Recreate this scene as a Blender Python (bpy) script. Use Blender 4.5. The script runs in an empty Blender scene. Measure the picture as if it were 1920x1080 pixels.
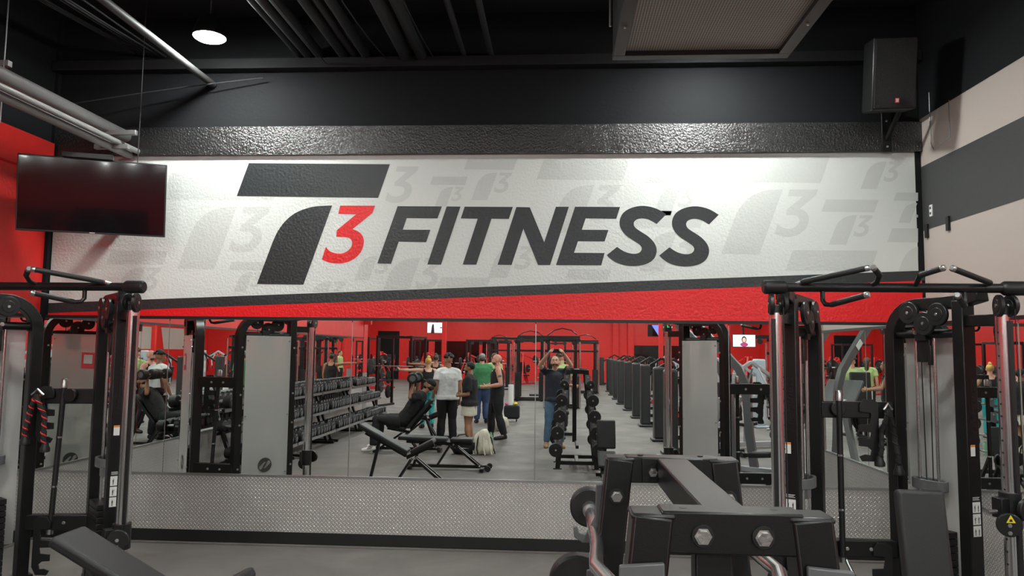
import bpy, math, random
from mathutils import Vector, Matrix, noise
random.seed(7)
R=math.radians; PI=math.pi; V=Vector
C=bpy.context.scene.collection
# ---------------------------------------------------------------- camera
CY=-7.25; CZ=1.9; FPX=1397.0
YAW,PITCH,ROLL=R(-3.546),R(4.791),R(.647)
_f=V((math.sin(YAW)*math.cos(PITCH),math.cos(YAW)*math.cos(PITCH),math.sin(PITCH)))
_r0=V((math.cos(YAW),-math.sin(YAW),0)); _u0=_r0.cross(_f)
_r=math.cos(ROLL)*_r0+math.sin(ROLL)*_u0; _u=-math.sin(ROLL)*_r0+math.cos(ROLL)*_u0
cam=bpy.data.cameras.new('camera'); camo=bpy.data.objects.new('camera',cam); C.objects.link(camo)
cam.sensor_width=36; cam.lens=FPX/1920*36; cam.clip_start=.004; cam.clip_end=200
camo.matrix_world=Matrix(((_r.x,_u.x,-_f.x,0),(_r.y,_u.y,-_f.y,CY),(_r.z,_u.z,-_f.z,CZ),(0,0,0,1)))
sc=bpy.context.scene; sc.camera=camo
sc.view_settings.view_transform='Standard'; sc.view_settings.look='None'
sc.view_settings.exposure=1.15; sc.view_settings.gamma=1; sc.view_settings.use_curve_mapping=False
sc.cycles.max_bounces=10; sc.cycles.glossy_bounces=8; sc.cycles.diffuse_bounces=4; sc.cycles.transmission_bounces=6
sc.cycles.sample_clamp_indirect=6; sc.cycles.blur_glossy=.5; sc.cycles.caustics_refractive=False
w=bpy.data.worlds.new('world'); sc.world=w; w.use_nodes=True
w.node_tree.nodes['Background'].inputs[0].default_value=(.9,.95,1,1); w.node_tree.nodes['Background'].inputs[1].default_value=.03
LAMP=170.0          # emission of one high bay lens
def ray(px,py): return _f+(px-960)/FPX*_r-(py-540)/FPX*_u
def on_wall(px,py,y=0.0):
    d=ray(px,py); t=(y-CY)/d.y; return V((d.x*t,y,CZ+d.z*t))
# ---------------------------------------------------------------- materials
def nt(name):
    m=bpy.data.materials.new(name); m.use_nodes=True; n=m.node_tree.nodes; return m,m.node_tree,n['Principled BSDF']
def mat(name,col,rough=.5,metal=0,bump=0,bscale=60,var=0,vscale=6,emit=0,trans=0,coat=0,alpha=1,spec=.5,detail=4):
    m,t,b=nt(name); I=b.inputs
    I['Base Color'].default_value=(*col,1); I['Roughness'].default_value=rough; I['Metallic'].default_value=metal
    I['Transmission Weight'].default_value=trans; I['Coat Weight'].default_value=coat; I['Specular IOR Level'].default_value=spec
    N=t.nodes.new; L=t.links.new; tc=N('ShaderNodeTexCoord')
    ns=N('ShaderNodeTexNoise'); ns.inputs['Scale'].default_value=vscale; ns.inputs['Detail'].default_value=detail; L(tc.outputs['Object'],ns.inputs['Vector'])
    if var:
        mr=N('ShaderNodeMapRange'); mr.inputs['From Min'].default_value=.3; mr.inputs['From Max'].default_value=.7
        mr.inputs['To Min'].default_value=1-var; mr.inputs['To Max'].default_value=1+var; L(ns.outputs['Fac'],mr.inputs['Value'])
        mx=N('ShaderNodeMix'); mx.data_type='RGBA'; mx.blend_type='MULTIPLY'; mx.inputs['Factor'].default_value=1
        mx.inputs['A'].default_value=(*col,1); L(mr.outputs[0],mx.inputs['B']); L(mx.outputs['Result'],I['Base Color'])
    if bump:
        nb=N('ShaderNodeTexNoise'); nb.inputs['Scale'].default_value=bscale; nb.inputs['Detail'].default_value=3; L(tc.outputs['Object'],nb.inputs['Vector'])
        bp=N('ShaderNodeBump'); bp.inputs['Strength'].default_value=bump; bp.inputs['Distance'].default_value=.01; L(nb.outputs['Fac'],bp.inputs['Height']); L(bp.outputs[0],I['Normal'])
    if emit: I['Emission Color'].default_value=(*col,1); I['Emission Strength'].default_value=emit
    return m
M=dict(
 white=mat('mural_white',(.74,.78,.755),.36,bump=.5,bscale=38),
 ghost=mat('mural_pale_grey',(.635,.67,.648),.36,bump=.5,bscale=38),
 char=mat('mural_charcoal',(.028,.034,.036),.33,bump=.5,bscale=38),
 mred=mat('mural_red',(.86,.012,.016),.33,bump=.5,bscale=38),
 red=mat('red_wall_paint',(.72,.022,.018),.45,bump=.25,bscale=40,var=.06),
 redbox=mat('red_enamel',(.62,.02,.02),.4),
 blackwall=mat('black_wall_paint',(.012,.013,.015),.75,bump=.2,bscale=30,spec=.15),
 gloss=mat('gloss_black_stucco',(.02,.021,.022),.22,bump=1.0,bscale=60,spec=.9),
 ceil=mat('black_ceiling_paint',(.008,.009,.011),.8),
 pipe=mat('dark_painted_pipe',(.03,.031,.034),.5),
 gpipe=mat('grey_conduit',(.26,.26,.26),.5,metal=.1),
 beige=mat('beige_wall_paint',(.52,.46,.42),.55,bump=.15,bscale=60),
 dgrey=mat('dark_grey_wall_paint',(.05,.052,.052),.5,bump=.15,bscale=60),
 black=mat('black_powder_coat',(.0045,.005,.0053),.36,bump=.06,bscale=300),
 bplas=mat('black_plastic',(.010,.0105,.011),.42),
 pad=mat('black_vinyl',(.015,.0165,.0175),.42,bump=.25,bscale=350),
 rubber=mat('black_rubber',(.013,.0135,.014),.5,bump=.1,bscale=120),
 chrome=mat('chrome',(.80,.81,.82),.2,metal=1),
 steel=mat('brushed_steel',(.55,.56,.57),.3,metal=1),
 bolt=mat('zinc_bolt',(.62,.62,.6),.28,metal=1,bump=.2,bscale=80),
 grey=mat('grey_powder_coat',(.12,.125,.13),.4),
 silver=mat('silver_powder_coat',(.45,.48,.5),.35,metal=.3),
 shroud=mat('pale_grey_shroud',(.42,.5,.55),.4),
 dshroud=mat('charcoal_shroud',(.03,.034,.035),.42),
 label=mat('white_label',(.78,.78,.76),.5),
 orange=mat('orange_label',(.8,.25,.03),.5),
 yellow=mat('yellow_label',(.85,.65,.02),.5),
 ink=mat('label_ink',(.02,.02,.02),.6),
 redl=mat('red_label',(.8,.06,.08),.5),
 cable=mat('black_cable',(.012,.012,.012),.4),
 redrope=mat('red_rope_strand',(.75,.03,.03),.6),
 rope=mat('black_rope',(.02,.02,.02),.8,bump=.5,bscale=150),
 tvs=mat('tv_black_screen',(.004,.0045,.006),.07,coat=.3),
 tvf=mat('tv_bezel',(.015,.015,.016),.35),
 skin=mat('skin_light',(.62,.36,.25),.5,var=.06,vscale=9), skin2=mat('skin_tan',(.38,.19,.11),.5,var=.06,vscale=9),
 skin3=mat('skin_pink',(.68,.34,.25),.48,var=.08,vscale=9),
 hairb=mat('black_hair',(.012,.010,.009),.6,bump=1,bscale=60), hairy=mat('blonde_hair',(.7,.45,.12),.55,bump=1,bscale=60),
 hairn=mat('brown_hair',(.06,.035,.02),.6,bump=1,bscale=60), beard=mat('brown_beard',(.10,.05,.028),.7,bump=1,bscale=90),
 twhite=mat('white_cotton',(.78,.80,.80),.85,bump=.3,bscale=25), tblack=mat('black_cotton',(.014,.015,.017),.85,bump=.3,bscale=25),
 navy=mat('navy_cotton',(.022,.028,.042),.8,bump=.3,bscale=25), jeans=mat('blue_denim',(.10,.19,.30),.8,var=.25,vscale=8,bump=.3,bscale=40),
 djeans=mat('dark_denim',(.03,.06,.14),.8,var=.2), tgreen=mat('green_cotton',(.05,.22,.09),.85,bump=.3,bscale=25),
 tlime=mat('pale_green_cotton',(.42,.55,.22),.85,bump=.3,bscale=25), teal=mat('teal_lycra',(.02,.36,.36),.6),
 cream=mat('cream_canvas',(.7,.66,.55),.85,bump=.5,bscale=30), tan=mat('tan_leather',(.36,.2,.08),.6), wsock=mat('white_leather',(.8,.8,.78),.5),
 gcap=mat('grey_cap_cotton',(.22,.24,.25),.8), ceye=mat('eye_white',(.7,.68,.65),.3), deye=mat('dark_iris',(.02,.012,.01),.3), lip=mat('lip',(.4,.14,.11),.5),
 tattoo=mat('tattoo_ink',(.10,.15,.15),.6,var=.3,vscale=30), bottle=mat('green_bottle',(.25,.5,.33),.35), pink=mat('pink_cloth',(.75,.08,.3),.7),
)
# frosted guard panel: milky clear plastic
m,t,b=nt('frosted_guard'); b.inputs['Base Color'].default_value=(.90,.90,.88,1); b.inputs['Roughness'].default_value=.35; b.inputs['Transmission Weight'].default_value=.55; b.inputs['IOR'].default_value=1.12; M['frost']=m
m,t,b=nt('mirror_glass'); b.inputs['Base Color'].default_value=(.87,.90,.88,1); b.inputs['Metallic'].default_value=1; b.inputs['Roughness'].default_value=0; M['mirror']=m
m,t,b=nt('lamp_lens'); b.inputs['Base Color'].default_value=(.9,.9,.9,1); b.inputs['Emission Color'].default_value=(.97,1,.955,1); b.inputs['Emission Strength'].default_value=LAMP; M['lamp']=m
# rubber floor
def floor_mat():
    m,t,b=nt('speckled_rubber_floor'); N=t.nodes.new; L=t.links.new
    g=N('ShaderNodeNewGeometry')
    def noi(s,d=4,dist=0):
        n=N('ShaderNodeTexNoise'); n.inputs['Scale'].default_value=s; n.inputs['Detail'].default_value=d; n.inputs['Distortion'].default_value=dist; L(g.outputs['Position'],n.inputs['Vector']); return n.outputs['Fac']
    def rng(o,a,b_,c,d):
        r=N('ShaderNodeMapRange'); 
        for k,v_ in zip(('From Min','From Max','To Min','To Max'),(a,b_,c,d)): r.inputs[k].default_value=v_
        L(o,r.inputs['Value']); return r.outputs[0]
    a=rng(noi(.55,5,1.2),.35,.65,.85,1.18); s=rng(noi(420,1),.62,.72,1,1.8)
    mu=N('ShaderNodeMath'); mu.operation='MULTIPLY'; L(a,mu.inputs[0]); L(s,mu.inputs[1])
    mx=N('ShaderNodeMix'); mx.data_type='RGBA'; mx.blend_type='MULTIPLY'; mx.inputs['Factor'].default_value=1; mx.inputs['A'].default_value=(.132,.120,.112,1)
    L(mu.outputs[0],mx.inputs['B']); L(mx.outputs['Result'],b.inputs['Base Color'])
    L(rng(noi(1.5,4,.6),.3,.7,.5,.75),b.inputs['Roughness'])
    bp=N('ShaderNodeBump'); bp.inputs['Strength'].default_value=.12; bp.inputs['Distance'].default_value=.004; L(noi(90,3),bp.inputs['Height']); L(bp.outputs[0],b.inputs['Normal'])
    return m
M['floor']=floor_mat()
# diamond tread plate: lozenges turned alternately +-45 degrees
def tread():
    m,t,b=nt('diamond_tread_plate'); N=t.nodes.new; L=t.links.new
    g=N('ShaderNodeNewGeometry'); sp=N('ShaderNodeSeparateXYZ'); L(g.outputs['Position'],sp.inputs[0])
    def mth(op,a,b_=None,c=None):
        n=N('ShaderNodeMath'); n.operation=op
        for i,x in enumerate((a,b_,c)):
            if x is None: continue
            if isinstance(x,(int,float)): n.inputs[i].default_value=x
            else: L(x,n.inputs[i])
        return n.outputs[0]
    P=.0262*1.4142
    hx=mth('ADD',sp.outputs[0],sp.outputs[1]); u=mth('DIVIDE',mth('ADD',hx,sp.outputs[2]),P); v=mth('DIVIDE',mth('SUBTRACT',hx,sp.outputs[2]),P)
    fu=mth('FLOOR',u); fv=mth('FLOOR',v)
    par=mth('SUBTRACT',mth('MULTIPLY',mth('FLOORED_MODULO',mth('ADD',fu,fv),2.0),2.0),1.0)
    lx=mth('SUBTRACT',mth('FRACT',u),.5); ly=mth('SUBTRACT',mth('FRACT',v),.5); pp=mth('MULTIPLY',mth('ADD',par,1.0),.5); pq=mth('SUBTRACT',1.0,pp)
    a=mth('ADD',mth('MULTIPLY',lx,pp),mth('MULTIPLY',ly,pq)); c=mth('ADD',mth('MULTIPLY',ly,pp),mth('MULTIPLY',lx,pq))
    d=mth('ADD',mth('POWER',mth('DIVIDE',mth('ABSOLUTE',a),.56),2.0),mth('POWER',mth('DIVIDE',mth('ABSOLUTE',c),.17),2.0))
    h=mth('SUBTRACT',1.0,mth('MINIMUM',d,1.0))
    bp=N('ShaderNodeBump'); bp.inputs['Strength'].default_value=1; bp.inputs['Distance'].default_value=.0035; L(h,bp.inputs['Height']); L(bp.outputs[0],b.inputs['Normal'])
    mx=N('ShaderNodeMix'); mx.data_type='RGBA'; L(mth('MINIMUM',mth('MULTIPLY',h,2.5),1.0),mx.inputs['Factor']); mx.inputs['A'].default_value=(.62,.60,.58,1); mx.inputs['B'].default_value=(.90,.89,.86,1); L(mx.outputs['Result'],b.inputs['Base Color']); b.inputs['Metallic'].default_value=.7; b.inputs['Roughness'].default_value=.33
    return m
M['tread']=tread()
def grille_mat():
    m,t,b=nt('egg_crate_grille'); N=t.nodes.new; L=t.links.new; tc=N('ShaderNodeTexCoord')
    v=N('ShaderNodeTexVoronoi'); v.inputs['Scale'].default_value=55; v.inputs['Randomness'].default_value=0; L(tc.outputs['Object'],v.inputs['Vector'])
    cr=N('ShaderNodeValToRGB'); cr.color_ramp.elements[0].position=.25; cr.color_ramp.elements[0].color=(.05,.045,.04,1); cr.color_ramp.elements[1].position=.5; cr.color_ramp.elements[1].color=(.42,.38,.34,1)
    L(v.outputs['Distance'],cr.inputs[0]); L(cr.outputs[0],b.inputs['Base Color']); b.inputs['Roughness'].default_value=.6
    return m
M['grille']=grille_mat()
# ---------------------------------------------------------------- mesh helpers
ORG={}
def basis(d,up=V((0,0,1))):
    d=d.normalized()
    if abs(d.dot(up))>.98: up=V((0,1,0)) if abs(d.y)<.9 else V((1,0,0))
    x=d.cross(up).normalized(); return x,x.cross(d).normalized()   # side, up
class MB:
    def __init__(s): s.v=[]; s.f=[]
    def add(s,vs,fs):
        o=len(s.v); s.v+=[V(x) for x in vs]; s.f+=[tuple(i+o for i in f) for f in fs]; return s
    def box(s,c,sz,rz=0,rot=None):
        a,b,d=[k/2 for k in sz]; m=rot or Matrix.Rotation(rz,3,'Z'); c=V(c)
        vs=[c+m@V((x*a,y*b,z*d)) for x in(-1,1) for y in(-1,1) for z in(-1,1)]
        return s.add(vs,[(0,1,3,2),(4,6,7,5),(0,4,5,1),(2,3,7,6),(0,2,6,4),(1,5,7,3)])
    def bar(s,p,q,w,h,up=V((0,0,1))):
        p,q=V(p),V(q); x,u=basis(q-p,V(up)); vs=[e+x*a*w/2+u*b*h/2 for e in(p,q) for a in(-1,1) for b in(-1,1)]
        return s.add(vs,[(0,1,3,2),(4,6,7,5),(0,4,5,1),(2,3,7,6),(0,2,6,4),(1,5,7,3)])
    def rpath(s,pts,w,h,side):                       # rectangular section swept in the plane square to `side`
        pts=[V(p) for p in pts]; side=V(side).normalized(); rings=[]
        for i,p in enumerate(pts):
            d=(pts[min(i+1,len(pts)-1)]-pts[max(i-1,0)]).normalized(); u=side.cross(d).normalized()
            rings.append([p+side*a*w/2+u*b*h/2 for a,b in((-1,-1),(1,-1),(1,1),(-1,1))])
        o=len(s.v); s.v+=[x for r in rings for x in r]
        for i in range(len(pts)-1):
            for k in range(4): s.f.append((o+4*i+k,o+4*i+(k+1)%4,o+4*i+4+(k+1)%4,o+4*i+4+k))
        s.f+=[(o+3,o+2,o+1,o),tuple(o+4*(len(pts)-1)+k for k in range(4))]; return s
    def tube(s,pts,r,n=10,up=V((0,0,1)),sx=1):
        pts=[V(p) for p in pts]; rs=r if isinstance(r,(list,tuple)) else [r]*len(pts); o=len(s.v); px=None
        for i,p in enumerate(pts):
            d=pts[min(i+1,len(pts)-1)]-pts[max(i-1,0)]
            if d.length<1e-7: d=pts[-1]-pts[0]
            if px is None: x,u=basis(d,V(up))
            else:
                d=d.normalized(); x=(px-d*px.dot(d)); x=x.normalized() if x.length>1e-6 else basis(d)[0]; u=x.cross(d).normalized()
            px=x
            for k in range(n):
                a=2*PI*k/n; s.v.append(p+(x*math.cos(a)*sx+u*math.sin(a))*max(rs[i],1e-5))
        m=len(pts)
        for i in range(m-1):
            for k in range(n): s.f.append((o+i*n+k,o+i*n+(k+1)%n,o+(i+1)*n+(k+1)%n,o+(i+1)*n+k))
        s.f+=[tuple(o+k for k in reversed(range(n))),tuple(o+(m-1)*n+k for k in range(n))]; return s
    def cyl(s,p,q,r,n=16): return s.tube([p,q],r,n)
    def disc(s,c,ax,r,t,n=24,ch=.15):                # a wheel with eased edges
        c=V(c); ax=V(ax).normalized(); e=min(t,r)*ch
        return s.tube([c-ax*t/2,c-ax*(t/2-e),c+ax*(t/2-e),c+ax*t/2],[r-e,r,r,r-e],n)
    def prism(s,poly,o,ux,uy,t):
        o,ux,uy=V(o),V(ux),V(uy); n=ux.cross(uy).normalized(); k=len(poly); vs=[o+ux*a+uy*b+n*z for z in(-t/2,t/2) for a,b in poly]
        return s.add(vs,[tuple(reversed(range(k))),tuple(range(k,2*k))]+[(i,(i+1)%k,k+(i+1)%k,k+i) for i in range(k)])
    def poly(s,pts): return s.add(pts,[tuple(range(len(pts)))])
    def ell(s,c,r,rot=None,n=14,m=9):
        c=V(c); rot=rot or Matrix.Identity(3); vs=[c+rot@V((0,0,r[2]))]
        for j in range(1,m):
            for i in range(n):
                a=2*PI*i/n; b=PI*j/m; vs.append(c+rot@V((r[0]*math.sin(b)*math.cos(a),r[1]*math.sin(b)*math.sin(a),r[2]*math.cos(b))))
        vs.append(c+rot@V((0,0,-r[2]))); fs=[(0,1+i,1+(i+1)%n) for i in range(n)]
        for j in range(m-2):
            for i in range(n): fs.append((1+j*n+i,1+(j+1)*n+i,1+(j+1)*n+(i+1)%n,1+j*n+(i+1)%n))
        l=len(vs)-1; fs+=[(l,1+(m-2)*n+(i+1)%n,1+(m-2)*n+i) for i in range(n)]; return s.add(vs,fs)
    def build(s,name,m,parent=None,bevel=0,seg=2,remesh=0,smooth=0,sub=0,label=None,wrinkle=0):
        og=ORG.get(parent.name,V((0,0,0))) if parent else V((0,0,0))
        me=bpy.data.meshes.new(name); me.from_pydata([v-og for v in s.v],[],s.f); me.validate(); me.update()
        me.polygons.foreach_set('use_smooth',[True]*len(me.polygons))
        if not remesh: me.set_sharp_from_angle(angle=R(38))
        o=bpy.data.objects.new(name,me); C.objects.link(o); me.materials.append(M[m] if isinstance(m,str) else m)
        if parent: o.parent=parent
        ORG[o.name]=og
        if bevel:
            b=o.modifiers.new('bevel','BEVEL'); b.width=bevel; b.segments=seg; b.limit_method='ANGLE'; b.angle_limit=R(40); b.harden_normals=False
        if remesh:
            b=o.modifiers.new('remesh','REMESH'); b.mode='VOXEL'; b.voxel_size=remesh; b.use_smooth_shade=True
            b=o.modifiers.new('smooth','SMOOTH'); b.factor=.5; b.iterations=smooth or 3
        if wrinkle:
            tx=bpy.data.textures.get('folds') or bpy.data.textures.new('folds','CLOUDS'); tx.noise_scale=.11; tx.noise_depth=2
            b=o.modifiers.new('folds','DISPLACE'); b.texture=tx; b.strength=wrinkle; b.mid_level=.5; b.texture_coords='LOCAL'
        if sub:
            b=o.modifiers.new('sub','SUBSURF'); b.levels=b.render_levels=sub
        if label: o['label']=label
        return o
def thing(name,label,cat,loc=(0,0,0),group=None):
    o=bpy.data.objects.new(name,None); C.objects.link(o); o.empty_display_size=.1; o.location=loc; ORG[o.name]=V(loc)
    return tag(o,label,cat,group)
def tag(o,label,cat,group=None,kind=None):
    o['label']=label; o['category']=cat
    if group: o['group']=group
    if kind: o['kind']=kind
    return o
def struct(o): o['kind']='structure'; return o
def ground(o,z=None):                                # set a mesh thing's origin to its base centre
    me=o.data; n=len(me.vertices); c=V((0,0,0)); lo=1e9
    for v in me.vertices: c+=v.co; lo=min(lo,v.co.z)
    c/=n; c.z=lo; me.transform(Matrix.Translation(-c)); o.location=o.location+c; return o
def dup(o,loc=None,rz=None,label=None,group=None,parent=None):
    c=o.copy(); C.objects.link(c)
    if parent: c.parent=parent
    if loc is not None: c.location=loc
    if rz is not None: c.rotation_euler=(0,0,rz)
    if label: c['label']=label
    if group: c['group']=group
    for k in list(o.children): dup(k,parent=c)
    return c
# ---------------------------------------------------------------- the shell
XL,XR=-5.21,3.47; YR=-2.8; YL=-12.55; YF=-40; XW=12.5; H=5.3; ZT=2.18; ZD=.65; ZB=.118
def slab(name,m,lo,hi,bevel=0):
    lo,hi=V(lo),V(hi); return struct(MB().box((lo+hi)/2,hi-lo).build(name,m,bevel=bevel))
slab('floor','floor',(-XW-.3,YF-.3,-.1),(XW+.3,.3,0))
slab('ceiling','ceil',(-XW-.3,YF-.3,H),(XW+.3,.3,H+.1))
wb=slab('wall_back','blackwall',(XL-.3,0,0),(XR+.001,.25,H))
wl=slab('wall_left','red',(XL-.25,YL,0),(XL,0,H))
wr=slab('wall_right','beige',(XR,YR,0),(XR+.2,.25,H))
slab('wall_far','red',(-XW,YF-.2,0),(XW,YF,H))
slab('wall_far_left','red',(-XW-.2,YF,0),(-XW,YL,H))
slab('wall_far_right','red',(XW,YF,0),(XW+.2,.2,H))
slab('wall_alcove_left','red',(-XW,YL,0),(XL-.25,YL+.2,H))
slab('wall_alcove_right','beige',(XR+.2,-2.6,0),(XW,-2.4,H))
# mural on the back wall
def face(pts,name,m,y,parent=wb,c=struct):
    return c(MB().poly([on_wall(px,py)+V((0,y,0)) for px,py in pts]).build(name,m,parent))
zt=3.84; zg=4.13; e=-.002
def quad(x0,z0,x1,z1,za=None,zb_=None): return [V((x0,e,z0)),V((x1,e,z1)),V((x1,e,zb_)),V((x0,e,za))]
P0=on_wall(86,568.5); P1=on_wall(1726,507.5); B0=on_wall(82,587.5); B1=on_wall(1728,526)
def lz(a,b,x): return a.z+(b.z-a.z)*(x-a.x)/(b.x-a.x)
xa,xb=XL+.05,XR-.06
mur=struct(MB().poly([V((xa,e,lz(P0,P1,xa))),V((xb,e,lz(P0,P1,xb))),V((xb,e,zt)),V((xa,e,zt))]).build('painted_panel','white',wb))
struct(MB().poly([V((xa,e,ZT)),V((xb+.03,e,ZT)),V((xb+.03,e,lz(B0,B1,xb))),V((xa,e,lz(B0,B1,xa))) ]).build('painted_stripe','mred',wb))
struct(MB().poly([V((xa,e,lz(B0,B1,xa))),V((XR,e,lz(B0,B1,XR))),V((XR,e,lz(P0,P1,XR))),V((xa,e,lz(P0,P1,xa)))]).build('painted_stripe','char',wb))
struct(MB().box(((XL+XR)/2,-.02,(zt+zg)/2),(XR-XL,.04,zg-zt)).build('gloss_band','gloss',wb))
# clip a wall polygon to the white panel
CL=[(86,292),(1721,292),(1721,507),(86,566)]
def clip(poly):
    for i in range(4):
        a,b=CL[i],CL[(i+1)%4]; out=[]
        ins=lambda p:(b[0]-a[0])*(p[1]-a[1])-(b[1]-a[1])*(p[0]-a[0])>=0
        for j,p in enumerate(poly):
            q=poly[(j+1)%len(poly)]; ip,iq=ins(p),ins(q)
            if ip: out.append(p)
            if ip!=iq:
                d1=(b[0]-a[0])*(p[1]-a[1])-(b[1]-a[1])*(p[0]-a[0]); d2=(b[0]-a[0])*(q[1]-a[1])-(b[1]-a[1])*(q[0]-a[0]); t_=d1/(d1-d2)
                out.append((p[0]+(q[0]-p[0])*t_,p[1]+(q[1]-p[1])*t_))
        poly=out
        if len(poly)<3: return None
    return poly
z6=lambda L:[(420+a/3.31,290+b/3.31) for a,b in L]
z8=lambda L:[(980+a/2.526,290+b/2.526) for a,b in L]
def smooth(L,keep=()):                               # Chaikin on all but the listed corners
    for _ in range(2):
        out=[]; kk=[]
        n=len(L)
        for i,p in enumerate(L):
            a,b=L[i-1],L[(i+1)%n]
            if i in keep: kk.append(len(out)); out.append(p)
            else:
                out.append(((a[0]+3*p[0])/4,(a[1]+3*p[1])/4)); out.append(((b[0]+3*p[0])/4,(b[1]+3*p[1])/4))
        L=out; keep=set(kk)
    return L
BAR=z6([(155,53),(1030,60),(957,268),(80,258)])
STEM=smooth(z6([(672,316),(493,807),(205,803),(300,550),(330,480),(380,410),(450,355),(540,325),(600,318)]),{0,1,2,3})
THREE=smooth(z6([(722,317),(937,317),(922,362),(798,462),(840,478),(866,510),(870,550),(855,600),(820,640),(770,668),(710,677),(650,670),(608,650),(633,572),(650,595),(680,610),(720,616),(760,605),(788,580),(798,550),(790,525),(765,512),(698,510),(700,470),(822,370),(710,368)]),{0,1,2,3,12,13,22,23,24,25})
LF=z6([(1078,320),(1352,322),(1325,396),(1135,394),(1110,466),(1281,467),(1255,543),(1085,540),(1037,678),(952,675)])
LI=z6([(1382,322),(1468,323),(1347,683),(1262,682)])
LT=z6([(1494,323),(1793,325),(1768,399),(1660,398),(1566,683),(1482,682),(1575,398),(1470,396)])
LN=[(968.3,388.2),(993.4,388.8),(1020.4,454.3),(1042.5,387.8),(1066.7,387.8),(1031.5,497),(1008.9,497),(981.3,429),(959.3,496.9),(933,496.6)]
LE=z8([(248,247),(461,248),(443,304),(298,302),(280,356),(406,357),(388,411),(262,410),(243,465),(388,466),(372,524),(158,523)])
S=[(680,283),(634,329),(600,308),(565,301),(535,308),(524,325),(530,345),(560,365),(600,390),(630,425),(637,462),(620,500),(580,522),(520,530),(460,520),(420,498),(398,476),(447,437),(480,460),(520,471),(550,468),(566,450),(560,430),(530,410),(490,385),(462,350),(457,315),(470,280),(500,257),(545,243),(590,243),(640,257)]
LS=smooth(z8(S),{0,1,16,17}); LS2=smooth(z8([(a+248,b+2) for a,b in S]),{0,1,16,17})
mb=MB()
for x0,y0,s_,w_ in [(303,325,.79,'b s 3'),(622,262,.63,'3'),(806,331,.247,'b s 3'),(870,296,.35,'b s 3'),(653,455,.31,'s 3'),(1005.7,298.7,.61,'b s 3'),(1211,320.5,.367,'b s 3'),
    (1321,290,.82,'b s 3'),(1540,374,.373,'b s 3'),(1600,275,.35,'s 3'),(1675,361,.25,'b s 3'),(1663,428,.42,'b s'),(1473,469,.6,'b s'),(429,491,.25,'b s 3'),(819,520,.35,'b s'),(560,500,.35,'s 3'),
    (120,330,.5,'b s 3'),(200,470,.4,'b s 3'),(690,440,.55,'s 3'),(1060,505,.3,'b s'),(1180,395,.5,'b s 3'),(900,430,.4,'s 3')]:
    for key,pl in (('b',BAR),('s',STEM),('3',THREE)):
        if key in w_:
            c_=clip([(x0+s_*(a-444),y0+s_*(b-306)) for a,b in pl])
            if c_: mb.poly([on_wall(*p)+V((0,-.003,0)) for p in c_])
struct(mb.build('background_emblems','ghost',wb))
mb=MB()
for pl in (BAR,STEM,LF,LI,LT,LN,LE,LS,LS2): mb.poly([on_wall(*p)+V((0,-.004,0)) for p in pl])
struct(mb.build('mural_lettering','char',wb))
struct(MB().poly([on_wall(*p)+V((0,-.004,0)) for p in THREE]).build('mural_numeral','mred',wb))
# tread plate, cap, base boards and mirrors
def plate_run(side):
    if side=='back': a,b,n=V((XL,0,0)),V((XR,0,0)),V((0,-1,0))
    elif side=='left': a,b,n=V((XL,YL,0)),V((XL,0,0)),V((1,0,0))
    else: a,b,n=V((XR,0,0)),V((XR,YR,0)),V((-1,0,0))
    c=(a+b)/2; L_=(b-a).length; ang=math.atan2((b-a).y,(b-a).x)
    struct(MB().box(c+n*.008+V((0,0,(ZB+ZD)/2)),(L_-.03,.014,ZD-ZB),ang).build('trim_1','tread'))
    struct(MB().box(c+n*.012+V((0,0,ZD+.006)),(L_-.05,.024,.02),ang).build('trim_2','steel'))
    struct(MB().box(c+n*.011+V((0,0,ZB/2+.012)),(L_-.04,.02,ZB-.01),ang).build('baseboard_'+side,'dgrey' if 0 else 'bplas'))
    struct(MB().box(c+n*.035+V((0,0,.006)),(L_-.08,.07,.012),ang).build('trim_3','floor'))
    struct(MB().box(c+n*.010+V((0,0,ZT+.01)),(L_-.05,.02,.03),ang).build('trim_4','bplas'))
for s_ in ('back','left','right'): plate_run(s_)
MW=[XL+.02,-3.876,-2.02,-.212,1.63,XR-.02]
wh=['beside the left corner of the room','second from left corner','third from the left corner','right of the middle seam','beside the right corner']
for i in range(5):
    a,b=MW[i]+.004,MW[i+1]-.004
    tag(ground(MB().box(((a+b)/2,-.006,(ZT+ZD+.012)/2),(b-a,.008,ZT-ZD-.02)).build('wall_mirror','mirror',bevel=0)),'tall mirror pane on the back wall, '+wh[i],'mirror','mirror panes on the back wall')
    if i: struct(MB().box((a-.004,-.003,(ZT+ZD)/2),(.006,.004,ZT-ZD-.04)).build('trim_5','steel',wb))
n_=7; ys=[-.02+(YL+.04)*i/n_ for i in range(n_+1)]
for i in range(n_):
    a,b=ys[i+1]+.004,ys[i]-.004
    tag(ground(MB().box((XL+.006,(a+b)/2,(ZT+ZD+.012)/2),(.008,b-a,ZT-ZD-.02)).build('wall_mirror','mirror')),'mirror pane on the left side wall above the tread plate','mirror','mirror panes on the left wall')
for a,b in ((YR+.06,-1.42),(-1.41,-.02)):
    tag(ground(MB().box((XR-.006,(a+b)/2,(ZT+ZD+.012)/2),(.008,b-a-.008,ZT-ZD-.02)).build('wall_mirror','mirror')),'mirror pane on the short right wall, '+('nearest the corner' if b>-.1 else 'at the free end of the wall'),'mirror','mirror panes on the right wall')
struct(MB().box((XR+.1,YR-.012,H/2-.01),(.24,.024,H-.04)).build('trim_6','beige'))
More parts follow.
